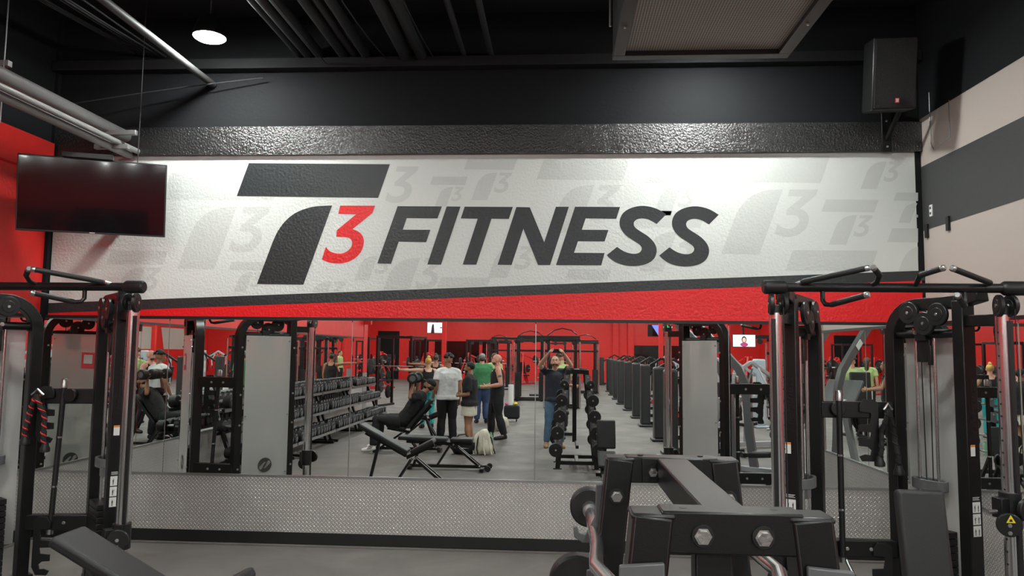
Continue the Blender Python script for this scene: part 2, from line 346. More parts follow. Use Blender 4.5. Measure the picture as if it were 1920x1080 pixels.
# painted bands of the right wall: traced lines on x = XR
def on_right(px,py,x=XR):
    d=ray(px,py); t=x/d.x; return V((x,CY+d.y*t,CZ+d.z*t))
def rband(name,m,lo,hi,dx):
    def zz(l,y):
        a,b=on_right(*l[0]),on_right(*l[1]); return a.z+(b.z-a.z)*(y-a.y)/(b.y-a.y)
    p=[]; 
    struct(MB().poly([V((XR-dx,0,zz(lo,0))),V((XR-dx,YR,min(H,zz(lo,YR)))),V((XR-dx,YR,min(H,zz(hi,YR)))),V((XR-dx,0,zz(hi,0)))]).build(name,m,wr))
rband('painted_band','blackwall',((1726,223),(1920,105)),((1726,-700),(1920,-1400)),.002)
rband('painted_band','dgrey',((1735,432),(1920,372)),((1728,313),(1920,218)),.002)
# left wall: black above the red, black strip in the corner
struct(MB().poly([V((XL+.002,0,3.96)),V((XL+.002,0,H)),V((XL+.002,YL,H)),V((XL+.002,YL,3.96))][::-1]).build('painted_band','blackwall',wl))
struct(MB().poly([V((XL+.002,0,3.62)),V((XL+.002,0,3.96)),V((XL+.002,-.04,3.96)),V((XL+.002,-.04,3.62))]).build('painted_band','blackwall',wl))
struct(MB().box((XL+.012,-.025,(ZT+H)/2),(.05,.05,H-ZT-.01)).build('trim_7','blackwall'))
struct(MB().box((XL+.03,-.55,3.79),(.06,.95,.33)).build('wall_soffit','red'))
bpy.data.objects['wall_soffit'].location.z=0
# ---------------------------------------------------------------- high bay lamps, the room's light
def lamp():
    t=thing('high_bay_lamp','round black high bay lamp glowing near the mural wall, left of the pipes','lamp')
    MB().tube([(0,0,.20),(0,0,.15),(0,0,.03),(0,0,0)],[.06,.11,.15,.15],24).build('lamp_housing','bplas',t)
    MB().tube([(0,0,-.004),(0,0,-.018)],[.14,.12],24).build('lamp_lens','lamp',t)
    MB().cyl((0,0,.2),(0,0,.9),.006,6).build('hanging_rod','steel',t)
    return t
_l=on_wall(393,70,-.75); lp=lamp(); lp.location=_l; lz_=_l.z
for j,y in enumerate([-.75,-4.4,-7.9,-11.2,-14.4,-17.6,-20.8,-24.5,-28.5,-32.5,-37]):
    xs=(_l.x,1.4) if j<3 else (-9.5,-5.5,-1.8,1.8,5.5,9.5)  # rear rows are out of view, extra lamps added to brighten the mirrored gym
    if j in (1,2): xs=(_l.x,1.4,5.5,9.5)
    for x in xs:
        if j==0 and x<0: continue
        dup(lp,(x,y,lz_),label='round black high bay lamp near the mural wall, behind the ceiling grille' if j==0 else 'round black high bay lamp in unseen rows behind the photographer, filled out to brighten the gym',group='high bay lamps over the gym floor')
# ---------------------------------------------------------------- text
def text_mesh(s,size,o,ux,uy,name,m,parent,ext=.001,shear=0,spacing=1,just='LEFT'):
    cu=bpy.data.curves.new('t','FONT'); cu.body=s; cu.size=size; cu.extrude=ext; cu.shear=shear; cu.space_character=spacing; cu.align_x=just
    ob=bpy.data.objects.new('t',cu); C.objects.link(ob); dg=bpy.context.evaluated_depsgraph_get(); dg.update()
    me=bpy.data.meshes.new_from_object(ob.evaluated_get(dg)); bpy.data.objects.remove(ob); bpy.data.curves.remove(cu)
    ux,uy,o=V(ux).normalized(),V(uy).normalized(),V(o); n=ux.cross(uy)
    og=ORG.get(parent.name,V((0,0,0)))
    me.transform(Matrix(((ux.x,uy.x,n.x,o.x-og.x),(ux.y,uy.y,n.y,o.y-og.y),(ux.z,uy.z,n.z,o.z-og.z),(0,0,0,1))))
    me.materials.clear(); me.materials.append(M[m]); r=bpy.data.objects.new(name,me); C.objects.link(r); r.parent=parent; ORG[r.name]=og; return r
# ---------------------------------------------------------------- dual adjustable pulley machines
def sticker(root,o,ux,uy,n,w=.06,kind='exercise'):
    """instruction label: black heading, three pictogram boxes"""
    o,ux,uy,n=V(o),V(ux),V(uy),V(n); h=w*1.0
    q=lambda x0,y0,x1,y1,k: [o+ux*a+uy*b+n*k for a,b in((x0,y0),(x1,y0),(x1,y1),(x0,y1))]
    mb=MB(); mb.poly(q(0,0,w,h*3.25,.0006)); L=mb.build('instruction_label','ink',root)
    mb=MB()
    for k in range(3): mb.poly(q(.002,k*h*1.06+.002,w-.002,k*h*1.06+h*.98,.0012))
    for k in range(3): mb.poly(q(.006,h*3.28+k*.008,w-.006-.008*(k%2),h*3.28+k*.008+.003,.0012))
    mb.build('label_panel','label',L)
    mb=MB()
    for k in range(3):
        for s_ in (0,1):
            cx=w*(.3+.42*s_); b=k*h*1.06+h*.12; le=.010 if k==1 else .004
            pts=lambda P: mb.add([o+ux*(cx+a)+uy*(b+c)+n*.0018 for a,c in P],[tuple(range(len(P)))])
            pts([(-.004,0),(-.001,0),(.001,.02),(-.002,.02)]); pts([(.001,0),(.005 if s_ else .003,0),(.003,.02),(0,.02)]); pts([(-.004,.02),(.004,.02),(.004,.036),(-.004,.036)])
            pts([(-.002,.038),(.002,.038),(.002,.044),(-.002,.044)]); pts([(.004,.033),(.004+le,.028+.006*k),(.004+le,.031+.006*k),(.004,.036)])
    mb.build('label_figures','ink',L)
def pulley(root,c,ax,r=.08,t=.028,name='pulley'):
    c,ax=V(c),V(ax).normalized()
    p=MB().disc(c,ax,r,t,28).disc(c,ax,r*.62,t+.006,24).build(name,'bplas',root)
    MB().disc(c,ax,.012,t+.018,6).build('bolt','bolt',p); return p
def bolts(root,ps,n,r=.012,par=None):
    mb=MB(); n=V(n).normalized()
    for p in ps: p=V(p); mb.tube([p,p+n*.002,p+n*.0021,p+n*.011],[r*1.3,r*1.3,r,r],6)
    return mb.build('bolt_heads','bolt',par or root)
def tower(root,A,B,Cc,zA,flip,brand,carr_z,detail=True):
    A,B,Cc=[V((*p,0)) for p in (A,B,Cc)]; u=(B-Cc).normalized(); n=V((-u.y,u.x,0)); n=n if n.y>0 else -n; m=-n; Z=V((0,0,1)); L=(B-Cc).length
    at=lambda t,z,k=0: Cc+u*(L*t)+n*k+Z*z
    o=MB().bar(B+Z*.02,B+Z*2.27,.085,.11,n).build('upright','black',root,.006)
    arc=[at(0,.02),at(0,1.0),at(0,2.02)]+[Cc+u*(.24-.24*math.cos(a))+Z*(2.02+.24*math.sin(a)) for a in [R(x) for x in range(12,91,13)]]+[Cc+u*(L-.02)+Z*2.262]
    MB().rpath(arc,.10,.085,n).build('arched_upright','black',root,.006)
    MB().cyl(at(.05,2.05),at(.96,2.05),.032,20).build('round_crossbar','black',root)
    MB().bar(at(-.12,.045),A+u*.12+Z*.045,.10,.07).build('foot_beam','black',root,.006)
    # guard panel on the far side, its lower cover and screws
    pn=MB().bar(at(.07,1.18,.075),at(.93,1.18,.075),.006,1.72).build('guard_panel','frost',root,.002)
    bolts(root,[at(t,z,.078) for t in (.1,.9) for z in (.42,1.1,1.98)],n,.009,pn)
    bolts(root,[at(t,z,.078) for t in (.0,1.0) for z in (.5,1.0,1.35,1.9)],n,.010,root)
    # round maker's mark on the lower panel
    c0=at(.5,.52,.0815); ring=[c0+u*(.085*math.cos(a))+Z*(.085*math.sin(a)) for a in [2*PI*k/32 for k in range(32)]]
    MB().add(ring,[tuple(range(32))]).build('round_emblem','dgrey',pn)
    bl=[[(-.07,-.02),(-.01,.035),(.012,.035),(-.015,.0),(-.035,-.045),(-.06,-.05)],[(.07,.02),(.01,-.035),(-.012,-.035),(.015,.0),(.035,.045),(.06,.05)]]
    mb=MB(); [mb.add([c0+n*.0006+u*a+Z*b for a,b in q],[tuple(range(len(q)))]) for q in bl]; mb.build('emblem_blades','steel',pn)
    # rods, stack, cables
    mb=MB(); [mb.cyl(at(t,.09),at(t,2.03),.0125,12) for t in (.34,.60)]; mb.build('guide_rods','chrome',root)
    mb=MB(); [mb.box(at(.47,.115+.047*k),(.30,.13,.042),math.atan2(u.y,u.x)) for k in range(13)]; mb.build('weight_stack','bplas',root,.004)
    h=MB().rpath([at(.47,1.0)+u*(.10*math.cos(a))*1.3+n*(.055*math.sin(a)) for a in [2*PI*k/20 for k in range(21)]],.07,.02,Z).build('stack_head','grey',root,.004)
    MB().box(at(.47,.93),(.09,.05,.08),math.atan2(u.y,u.x)).build('selector_stem','steel',h,.003)
    b=MB().box(at(.46,2.05),(.09,.085,.10),math.atan2(u.y,u.x)).box(at(.46,1.93),(.11,.03,.16),math.atan2(u.y,u.x)).box(at(.56,1.9),(.03,.05,.14),math.atan2(u.y,u.x)).build('cable_bracket','bplas',root,.005)
    bolts(root,[at(.40,2.06,-.043),at(.50,2.06,-.043)],m,.013,b)
    mb=MB(); mb.tube([at(.43,.95),at(.41,1.9)],.004,6).tube([at(.52,.95),at(.53,1.9)],.004,6).tube([at(.33,2.16),at(.33,2.06)],.004,6); mb.build('cable','cable',root)
    pulley(root,at(.36,2.20,-.07),n,.08); pulley(root,at(.58,2.12,-.07),n,.083); pulley(root,at(.77,2.18,-.07),n,.08)
    # column and braces
    MB().bar(B+Z*2.13,A+Z*2.13,.06,.075).build('column_brace','black',root,.005); MB().bar(B+Z*.14,A+Z*.14,.06,.075).build('column_brace','black',root,.005)
    col=MB().cyl(A+Z*.09,A+Z*zA,.043,28).build('chrome_column','chrome',root)
    MB().tube([A+Z*(zA-.03),A+Z*(zA+.015),A+Z*(zA+.02)],[.048,.048,.04],20).tube([A+Z*.05,A+Z*.12],.05,20).build('column_cap','bplas',col)
    mb=MB(); [mb.disc(A+m*.0425+Z*(.25+.075*k),m,.007,.003,10) for k in range(25)]; mb.build('peg_holes','ink',col)
    mb=MB(); mb.bar(A+u*.052+Z*.12,A+u*.052+Z*2.12,.022,.02); mb.build('column_rail','bplas',col)
    # sliding carriage with its two swivel pulleys and warning triangle
    zc=carr_z; cp=A+m*.02+Z*zc
    ca=MB().tube([A+Z*(zc-.09),A+Z*(zc+.09)],.062,20).box(cp+m*.06,(.07,.07,.12),math.atan2(u.y,u.x)).build('pulley_carriage','bplas',root,.004)
    for k,s_ in enumerate((-1,1)):
        q=cp+V((s_*.055,-.10,-.045+.09*(s_>0)*0)); pp=MB().disc(q+Z*(.045*s_),V((.35*s_,-1,0)),.07,.03,24).build('swivel_pulley','bplas',ca); 
        bolts(root,[q+Z*(.045*s_)+V((.006*s_,-.018,0)),q+Z*(.045*s_-.045)+V((.006*s_,-.018,0))],V((.35*s_,-1,0)),.010,pp)
    q=cp+V((-.06,-.128,-.05)); tri=[q+V((-.028,0,-.022)),q+V((.028,0,-.022)),q+V((0,0,.026))]; MB().add(tri,[(0,1,2)]).build('warning_triangle','yellow',ca)
    MB().add([q+V((a*.5,-.001,b*.5)) for a,b in((-.02,-.03),(.02,-.03),(.012,.0),(-.012,.0))],[(0,1,2,3)]).build('warning_mark','ink',ca)
    MB().tube([cp+V((-.10,-.05,-.02)),cp+V((-.16,-.07,-.02))],.013,10).build('pull_pin','steel',ca)
    MB().tube([A+V((.02,-.10,2.19)),A+V((.02,-.12,zc+.05))],.0035,6).build('cable','cable',root)
    # brand lettering up the outer upright, labels
    uf=Z.cross(u); text_mesh(brand,.085,B+u*.0435+uf*.03+Z*1.38,(0,0,1),-uf,'embossed_lettering','bplas',root,.0012,.25)
    ux=uf; sticker(root,B+u*.0432-ux*.036+Z*.72,ux,Z,u,.072)
    lab=MB().add([B+u*.0438+ux*a+Z*(1.24+b) for a,b in((-.03,0),(.01,0),(.01,.07),(-.03,.07))],[(0,1,2,3)]).build('warning_label','label',root)
    MB().add([B+u*.0444+ux*a+Z*(1.30+b) for a,b in((-.03,0),(.01,0),(.01,.014),(-.03,.014))],[(0,1,2,3)]).build('label_header','orange',lab)
    return u,n
def grip(root,p,q,par):
    p,q=V(p),V(q); d=(q-p).normalized()
    g=MB().tube([p,p+d*.012,q-d*.02,q-d*.008],[.017,.0185,.0185,.017],16).build('foam_grip','rubber',par); MB().tube([q-d*.02,q-d*.001,q+d*.006],[.0195,.0195,.014],16).build('grip_end','steel',par); return g
def pulley_machine(label,A,B,Cc,D,E,F,mirror=False,carr=(.62,.88),barx=(1.34,3.03),bary=None,red=False):
    xs=[p[0] for p in (A,F)]; cx=(A[0]+F[0])/2; cy=(A[1]+D[1])/2
    root=thing('cable_machine',label,'cable machine',(cx,cy,0))
    tower(root,A,B,Cc,2.19,False,'LifeFitness',carr[0]); tower(root,F,E,D,2.19,True,'LifeFitness',carr[1])
    by=bary if bary is not None else (A[1]+F[1])/2-.03; bz=2.325
    Z=V((0,0,1))
    bar_=MB().tube([(barx[0]+.05,by,bz),(barx[1]-.05,by,bz)],.030,18).build('pull_up_bar','black',root)
    for x,s_ in ((barx[0],1),(barx[1],-1)):
        MB().tube([(x,by,bz),(x+s_*.012,by,bz),(x+s_*.13,by,bz),(x+s_*.15,by,bz)],[.036,.046,.046,.032],20,sx=1.0).build('bar_end_cap','bplas',bar_)
    # short hangers from the towers to the bar
    for P,Q in ((B,A),(E,F)):
        MB().bar((P[0],P[1],2.27),((P[0]+Q[0])/2,(P[1]+by)/2,2.30),.09,.09).build('bar_bracket','black',root,.008)
        for s_ in (-1,1): pulley(root,(Q[0]+.035*s_,Q[1]-.03,2.215),(1,.15*s_,0),.07,.026)
    W=barx[1]-barx[0]; mid=(barx[0]+barx[1])/2
    for s_ in (-1,1):
        f=lambda t: mid+s_*(W/2)*t            # t: 1 at the bar's end, 0 in the middle
        g=MB().tube([(f(.74),by,bz+.02),(f(.71),by-.03,bz+.03)],.014,12).build('bar_handle','steel',root); grip(root,(f(.71),by-.04,bz+.03),(f(.30),by-.24,bz+.10),g)
        g=MB().tube([(f(.17),by,bz+.01),(f(.15),by-.06,bz+.03),(f(.15),by-.10,bz+.07)],.016,12).build('bar_handle','black',root); grip(root,(f(.15),by-.10,bz+.07),(f(.26),by-.22,bz+.105),g)
        g=MB().tube([(f(.54),by,bz-.02),(f(.54),by,bz-.085),(f(.53),by-.02,bz-.11),(f(.50),by-.05,bz-.115)],.015,12).build('bar_handle','black',root); grip(root,(f(.50),by-.05,bz-.115),(f(.32),by-.26,bz-.065),g)
    Cv,Dv=V((*Cc,0)),V((*D,0))
    for z in (1.49,.49):
        cb=MB().bar(Cv+Z*z,Dv+Z*z,.075,.12).build('crossbeam','black',root,.007)
        d=(Dv-Cv); bolts(root,[Cv+d*t+Z*z+V((0,-.038,0)) for t in (.33,.62)],(0,-1,0),.011,cb)
        bolts(root,[Cv+d*t+Z*z+V((0,.038,0)) for t in (.38,.67)],(0,1,0),.011,cb)
    # accessory bracket: comb plate and hanging peg
    d=Dv-Cv
    for t,z in ((.60 if not mirror else .30,1.50),(.72 if not mirror else .36,.47)):
        p=Cv+d*t+Z*z+V((0,-.05,0)); comb=[(-.05,.03),(-.02,.07),(.05,.07),(.085,.045),(.085,-.32),(.05,-.38),(-.04,-.38),(-.06,-.345),(-.02,-.33),(.02,-.335),(.03,-.30),(.0,-.275),(-.06,-.27),(-.06,-.22),(.02,-.215),(.03,-.17),(-.06,-.165),(-.06,-.115),(.02,-.11),(.03,-.06),(.03,-.03),(-.05,-.02)]
        if mirror: comb=[(-a,b) for a,b in comb][::-1]
        MB().prism(comb,p,(1,0,0),(0,0,1),.012).build('accessory_comb','bplas',root,.002)
    MB().disc(Cv+d*(.25 if not mirror else .62)+Z*1.50+V((0,-.055,0)),(0,1,0),.055,.03,20).build('accessory_socket','bplas',root,.002)
    return root,Cv,Dv
RM,RC,RD=pulley_machine('black dual cable machine with pull up bar in front of the mirrors, right side',(1.40,-2.36),(1.56,-2.10),(1.92,-1.51),(2.505,-1.51),(2.727,-2.05),(2.81,-2.35),carr=(.62,.97),barx=(1.316,2.94))
LM,LC,LD=pulley_machine('black dual cable machine with pull up bar in front of the mirrors, left side',(-4.76,-2.12),(-4.62,-1.92),(-4.25,-1.41),(-3.725,-1.33),(-3.28,-1.81),(-3.10,-1.98),mirror=True,carr=(.9,.55),barx=(-4.90,-2.97))
q=LD+V((-.45,-.06,1.15))
# red card on the left machine's guard panel (seen in the mirrors)
# long bar attachments standing in the crossbeams
def long_bar(x,y,z0,z1,label,tilt=0):
    t=thing('cable_bar',label,'bar attachment',(x,y,z0)); p,q=V((x,y,z0)),V((x+tilt,y,z1)); d=q-p
    MB().tube([p+d*.02,p+d*.98],.021,16).build('bar_shaft','rubber',t)
    mb=MB(); [mb.tube([p+d*k,p+d*(k+.012)],.0235,16) for k in (.30,.62)]; mb.build('chrome_ring','chrome',t)
    MB().tube([p,p+d*.03],.026,16).build('bar_end','steel',t); MB().tube([q-d*.05,q,q+d*.012],[.028,.028,.018],16).build('bar_end','steel',t)
long_bar(RC.x+.15,RC.y-.065,.40,1.62,'black rubber grip bar standing against the right cable machine crossbeams')
long_bar(LD.x-.31,LD.y-.07,.40,1.62,'black rubber grip bar standing against the left cable machine crossbeams',.05)
t=thing('curl_bar','chrome straight bar leaning below the right machine crossbeam','bar attachment',(RC.x+.25,RC.y-.22,0)); MB().tube([(RC.x+.17,RC.y-.07,.42),(RC.x+.30,RC.y-.30,.03)],.014,14).build('bar_shaft','chrome',t)
MB().tube([(RC.x+.30,RC.y-.30,.03),(RC.x+.305,RC.y-.31,.01)],.02,14).build('bar_end','bplas',t)
# ropes
def rope(x,y,z,dx,L_,red,label,lo=None):
    t=thing('tricep_rope',label,'rope attachment',(x,y,z-L_))
    for s_ in (-1,1):
        pts=[V((x,y,z))+V((s_*dx*min(1,k/4)*.9+ s_*.004*k,-.012*math.sin(k),-L_*(k/10)*(1 if s_>0 else .86))) for k in range(11)]
        rp=MB().tube(pts,[.017]*11,12).build('rope_leg','rope',t)
        mb=MB(); n=64; path=[]
        for k in range(n+1):
            f=k/n*10; i=min(int(f),9); c=pts[i].lerp(pts[i+1],f-i); a=k*.62; path.append(c+V((math.cos(a)*.0175,math.sin(a)*.0175,0)))
        mb.tube(path,.0055,6); mb.build('rope_strand','redrope' if red else 'rubber',rp)
        e=pts[-1]; MB().tube([e+V((0,0,.03)),e,e-V((0,0,.02)),e-V((0,0,.045)),e-V((0,0,.05))],[.022,.027,.037,.036,.02],16).build('rope_stopper','rubber',t)
    MB().tube([(x-dx,y,z),(x-dx*.5,y,z+.02),(x,y,z+.045),(x+dx*.5,y,z+.02),(x+dx,y,z)],.009,8).build('steel_collar','steel',t)
rope(LC.x+.12,LC.y-.10,1.505,.05,.40,True,'black and red braided tricep rope hanging on the left cable machine')
rope(RD.x-.10,RD.y-.10,1.50,.03,.42,False,'black braided tricep rope hanging on the right cable machine')
# ---------------------------------------------------------------- fixed barbell rack
cx,w2=.325,.18; yn,yf=CY+1.467,CY+2.2; zt_=1.602
t=thing('barbell_rack','black steel A-frame barbell rack with big bolts, close in front at lower right','barbell rack',(cx,(yn+yf)/2,0))
for y,name in ((yn,'near'),(yf,'far')):
    for s_ in (-1,1):
        p,q=V((cx+s_*(w2-.035),y,zt_-.006)),V((cx+s_*.315,y,.012))
        lg=MB().bar(p,q,.075,.08,(0,1,0)).build('leg','black',t,.006)
        MB().bar(p+V((0,0,-.008)),p+V((0,0,.004)),.084,.078,(0,1,0)).build('leg_cap','bplas',lg,.006)
        MB().box((q.x,y,.008),(.14,.10,.012)).build('foot_plate','black',lg,.002)
        a=p.lerp(q,.065 if name=='far' else .30); nn=V((0,-1,0)); MB().disc(a+nn*.042,nn,.022,.008,24).build('washer','bplas',lg); bolts(t,[a+nn*.046],nn,.0125,lg)
        for k in range(5):
            zz=(1.37,1.12,.87,.61,.345)[k]; c=p.lerp(q,(zt_-zz)/zt_)+V((s_*.045,0,0)); 
            c=V((c.x-s_*.045,y-.052*(1 if name=='near' else -1),c.z))
            cr=MB().prism([(-.042,.035),(-.042,.150),(.040,.143),(.042,.05),(.056,.022),(.072,.0),(.090,.004),(.096,.022),(.106,.020),(.104,-.010),(.08,-.026),(.03,-.026),(-.042,-.0)],c,(s_,0,0),(0,0,1),.014).build('bar_cradle','grey',lg,.003)
            bolts(t,[c+V((s_*.002,-.007 if name=='near' else .007,.110))],(0,-1 if name=='near' else 1,0),.0135,cr)
    tb=MB().bar((cx-w2+.05,y,zt_-.036),(cx+w2-.05,y,zt_-.036),.07,.072 if name=='far' else .078,(0,0,1)).build('top_beam','black',t,.004)
    ps=[(cx-.055,y-.036,zt_-.04),(cx+.055,y-.036,zt_-.04)]
    for p in ps: MB().disc(V(p)+V((0,-.002,0)),(0,1,0),.021,.006,28).build('washer','bplas',tb)
    bolts(t,[V(p)+V((0,-.005,0)) for p in ps],(0,-1,0),.0125,tb)
    MB().bar((cx-.30,y,.10),(cx+.30,y,.10),.05,.06).build('lower_beam','black',t,.004)
    mb=MB(); [mb.disc((cx+k*.085,y,zt_+.001),(0,0,1),.008,.005,12) for k in(-1,1)]; mb.build('plug','bplas',tb)
MB().bar((cx,yn,zt_-.037),(cx,yf,zt_-.037),.085,.07).build('spine_beam','black',t,.004)
MB().box((cx,yf-.04,zt_-.035),(.17,.008,.066)).build('gusset_plate','black',t,.002)
MB().bar((cx,yn,.10),(cx,yf,.10),.06,.05).bar((cx,yn,.35),(cx,yf,.35),.05,.05).build('lower_spine','black',t,.004)
MB().bar((cx-.03,yn+.01,.35),(cx-.03,yn+.01,zt_-.07),.07,.05,(0,1,0)).build('centre_post','black',t,.004)
RB=t
# barbells: plates at both ends, ez-shaped chrome bars
def barbell(x,z,r,label,ez=True):
    t=thing('fixed_barbell',label,'barbell',(x,0,z-r),'fixed barbells on the A-frame rack')
    y0,y1=CY+1.02,CY+2.62; L_=y1-y0; s_=1 if x>cx else -1
    if ez: pts=[(x,y0,z),(x,y0+.42,z),(x,y0+.50,z),(x-.02*s_,y0+.56,z),(x-.03*s_,y0+.62,z),(x-.03*s_,y1-.98,z),(x-.018*s_,y1-.88,z),(x+.012*s_,y1-.74,z),(x+.010*s_,y1-.68,z),(x+.002*s_,y1-.56,z),(x,y1-.48,z),(x,y1,z)]
    else: pts=[(x,y0,z),(x,y1,z)]
    sh=MB().tube(pts,.018,18).build('bar_shaft','chrome',t)
    mb=MB()
    for a,b in ((.30,.42),(.58,.70)):
        pass
    for y,d in ((y1,-1),(y0,1)):
        th=.05+.35*(r-.06)
        h=MB().disc((x,y+d*th/2,z),(0,1,0),r,th,32,.12).build('barbell_plate','rubber',t)
        MB().disc((x,y-d*.002,z),(0,1,0),r*.5,.006,24).build('plate_boss','bplas',h)
        MB().tube([(x,y+d*th,z),(x,y+d*(th+.05),z)],.024,18).build('collar','steel',t)
        MB().disc((x,y-d*.006,z),(0,1,0),.014,.008,12).build('bolt','bolt',h)
rows=[(1.375,.215,.065),(1.125,.255,.095),(.875,.285,.100),(.615,.32,.106),(.35,.345,.108)]
nm=['top','second','middle','fourth','bottom']
for k,(z,dx,r) in enumerate(rows):
    for s_ in (-1,1):
        barbell(cx+s_*dx*(1 if s_<0 else .92),z,r,'chrome fixed barbell with round black ends, %s cradle on the %s side of the rack'%(nm[k],'aisle' if s_<0 else 'bench'),k<3)
# ---------------------------------------------------------------- benches
def slabpad(mb,p,q,w,th,up,taper=1.0):
    p,q=V(p),V(q); d=(q-p).normalized(); up=V(up); x=d.cross(up).normalized(); u=x.cross(d).normalized()
    vs=[]
    for e,s_ in ((p,taper),(q,1.0)):
        for a in (-1,1):
            for b in (-1,1): vs.append(e+x*a*w/2*s_+u*b*th/2)
    return mb.add(vs,[(0,1,3,2),(4,6,7,5),(0,4,5,1),(2,3,7,6),(0,2,6,4),(1,5,7,3)])
def bench(label,loc,rz,back_a,seat_a,L_=.80,wd=.28,hinge=.42,wheels=True,group=None,name='adjustable_bench'):
    """local frame: back pad rises toward -x from the hinge at the origin, seat toward +x"""
    t=thing(name,label,'bench',(0,0,0),group)
    h=V((0,0,hinge+.03)); cb,sb=math.cos(R(back_a)),math.sin(R(back_a)); cs,ss=math.cos(R(seat_a)),math.sin(R(seat_a))
    b0=h+V((-.03*cb,0,.03*sb+.02)); b1=h+V((-L_*cb,0,L_*sb+.02))
    pd=slabpad(MB(),b0,b1,wd,.065,(0,0,1) if back_a<70 else (1,0,.2)).build('back_pad','pad',t,.022,4)
    s0=h+V((.03*cs,0,.02+.03*ss)); s1=h+V((.38*cs,0,.02+.38*ss)); slabpad(MB(),s0,s1,wd*.95,.065,(0,0,1)).build('seat_pad','pad',t,.022,4)
    up=V((sb,0,cb))
    MB().bar(b0-up*.06,b0.lerp(b1,.85)-up*.06,.05,.05,up).build('back_frame','black',t,.004)
    MB().bar(h+V((-.05,0,-.045)),s1-V((0,0,.06)),.05,.05).build('seat_frame','black',t,.004)
    MB().bar((-.62,0,.055),(.62,0,.055),.06,.05).build('base_beam','black',t,.004)
    MB().bar((.55,-.28,.035),(.55,.28,.035),.06,.05).build('foot_bar','black',t,.004); MB().bar((-.62,-.12,.035),(-.62,.12,.035),.06,.05).build('foot_bar','black',t,.004)
    for s_ in (-1,1):
        a=MB().bar((.50,s_*.07,.06),h+V((.08,s_*.05,-.05)),.035,.05,(0,1,0)).build('upright_arm','black',t,.003)
        bolts(t,[V((.50,s_*.088,.075)),h+V((.08,s_*.068,-.05))],(0,s_,0),.013,a)
        a=MB().bar((-.18,s_*.05,.07),h+V((.02,s_*.05,-.06)),.03,.05,(0,1,0)).build('upright_arm','black',t,.003)
    m_=b0.lerp(b1,.55)-up*.08; st=MB().bar((-.56,0,.07),m_,.04,.045,(0,1,0)).build('strut','black',t,.003); bolts(t,[V((-.56,-.024,.08)),m_+V((0,-.024,0))],(0,-1,0),.014,st)
    if wheels:
        for s_ in (-1,1): MB().disc((.64,s_*.16,.045),(0,1,0),.045,.03,20).build('wheel','rubber',t)
    t.location=loc; t.rotation_euler=(0,0,R(rz)); return t
bench('black adjustable bench with raised incline pad, beside the left cable machine',(-2.03,-3.15,0),0,28,28)
bench('black flat bench with transport wheels behind the incline bench',(-1.72,-4.75,0),0,2,0,wheels=True)
bench('black adjustable bench with upright back pad in front of the right machine',(1.853,-3.35,0),-92,80,8,L_=.75,wd=.235)
bench('black utility bench with upright back, beside the barbell rack',(.71,-3.75,0),90,80,-30,L_=.44,wd=.27)
# ---------------------------------------------------------------- overhead: pipes, hangers, grille, screen, speaker
def at_z(px,py,z): d=ray(px,py); t=(z-CZ)/d.z; return V((d.x*t,CY+d.y*t,z))
def pipe(px,py,r,label,m='pipe',y1=-7.0,y0=-.02,name='ceiling_conduit',group=None,dz=0,dx=0):
    p=on_wall(px,py); t=MB().tube([(p.x,y0,p.z),(p.x+dx,y1,p.z+dz)],r,14).build(name,m); return tag(ground(t),label,'pipe',group)
pipe(240,258,.062,'thick grey conduit running to the mural wall above the television','gpipe',-7.2)
pipe(262,286,.028,'thin pale conduit below the thick one, above the television','gpipe',-7.2)
pipe(246,292,.040,'grey conduit lowest on the hangers, above the television','gpipe',-7.2)
pipe(401,160,.035,'single grey conduit crossing the ceiling beside the lit lamp',mat('dim_grey_conduit',(.045,.045,.045),.6),-7.4)
for k,(px,r) in enumerate([(566,.035),(583,.05),(604,.05),(648,.05),(668,.035),(690,.05)]):
    pipe(px,108,r,'dark pipe in the bundle right of the lit lamp','pipe',-7.4,group='dark pipes in the bundle right of the lamp')
for px,r in ((766,.065),(794,.055)): pipe(px,112,r,'thick dark duct pipe of the pair at the middle of the ceiling',group='pair of thick dark pipes at the middle of the ceiling',y1=-7.4)
pipe(872,108,.03,'thin dark conduit, left of the two near the ceiling grille'); pipe(921,106,.03,'thin dark conduit, right of the two near the ceiling grille')
def cable_sag(pts,r,label,m='pipe',group=None): return tag(ground(MB().tube(pts,r,7).build('overhead_cable',m)),label,'cable',group)
def sagline(a,b,s,n=12): return [V(a).lerp(V(b),k/n)-V((0,0,s*4*(k/n)*(1-k/n))) for k in range(n+1)]
for k in range(7):
    a=on_wall(262+9*k,103+1.2*k); cable_sag(sagline((a.x,-.05,a.z),(a.x+.1*k-.5,-5.6,a.z+.05),.10+.025*(k%3)),.008,'thin black cable sagging along the ceiling at upper left',group='sagging cables at upper left')
for k,(px,py,s_) in enumerate(((730,116,.25),(815,112,.2),(620,128,.12))):
    a=on_wall(px,py); cable_sag(sagline((a.x,-.04,a.z),(a.x-.05,-4.5,a.z+.28),s_),.006,'thin loose cable drooping over the thick dark pipes',group='loose cables over the dark pipes')
a=on_wall(75,176); cable_sag(sagline((-5.1,-.3,4.25),(-3.0,-.08,4.62),-.02),.006,'thin cable strung across the dark wall above the television')
for i,(z0,dy) in enumerate(((258,-.38),(290,-.36))):
    p=on_wall(217,z0-7 if i==0 else 279,dy)
    tag(ground(MB().box((p.x-.04,dy,p.z+.01 if i==0 else p.z+.02),(.50 if i==0 else .34,.045,.045)).build('strut_channel','gpipe',bevel=.003)),('upper' if i==0 else 'lower')+' grey strut channel hanging under the pipes by the television','bracket')
for x,y,lab in ((-4.08,-.38,'threaded rod holding the strut channels right of the pipes'),):
    tag(ground(MB().tube([(x,y,3.62),(x,y,H-.01)],.005,8).build('hanger_rod','pipe')),lab,'rod')
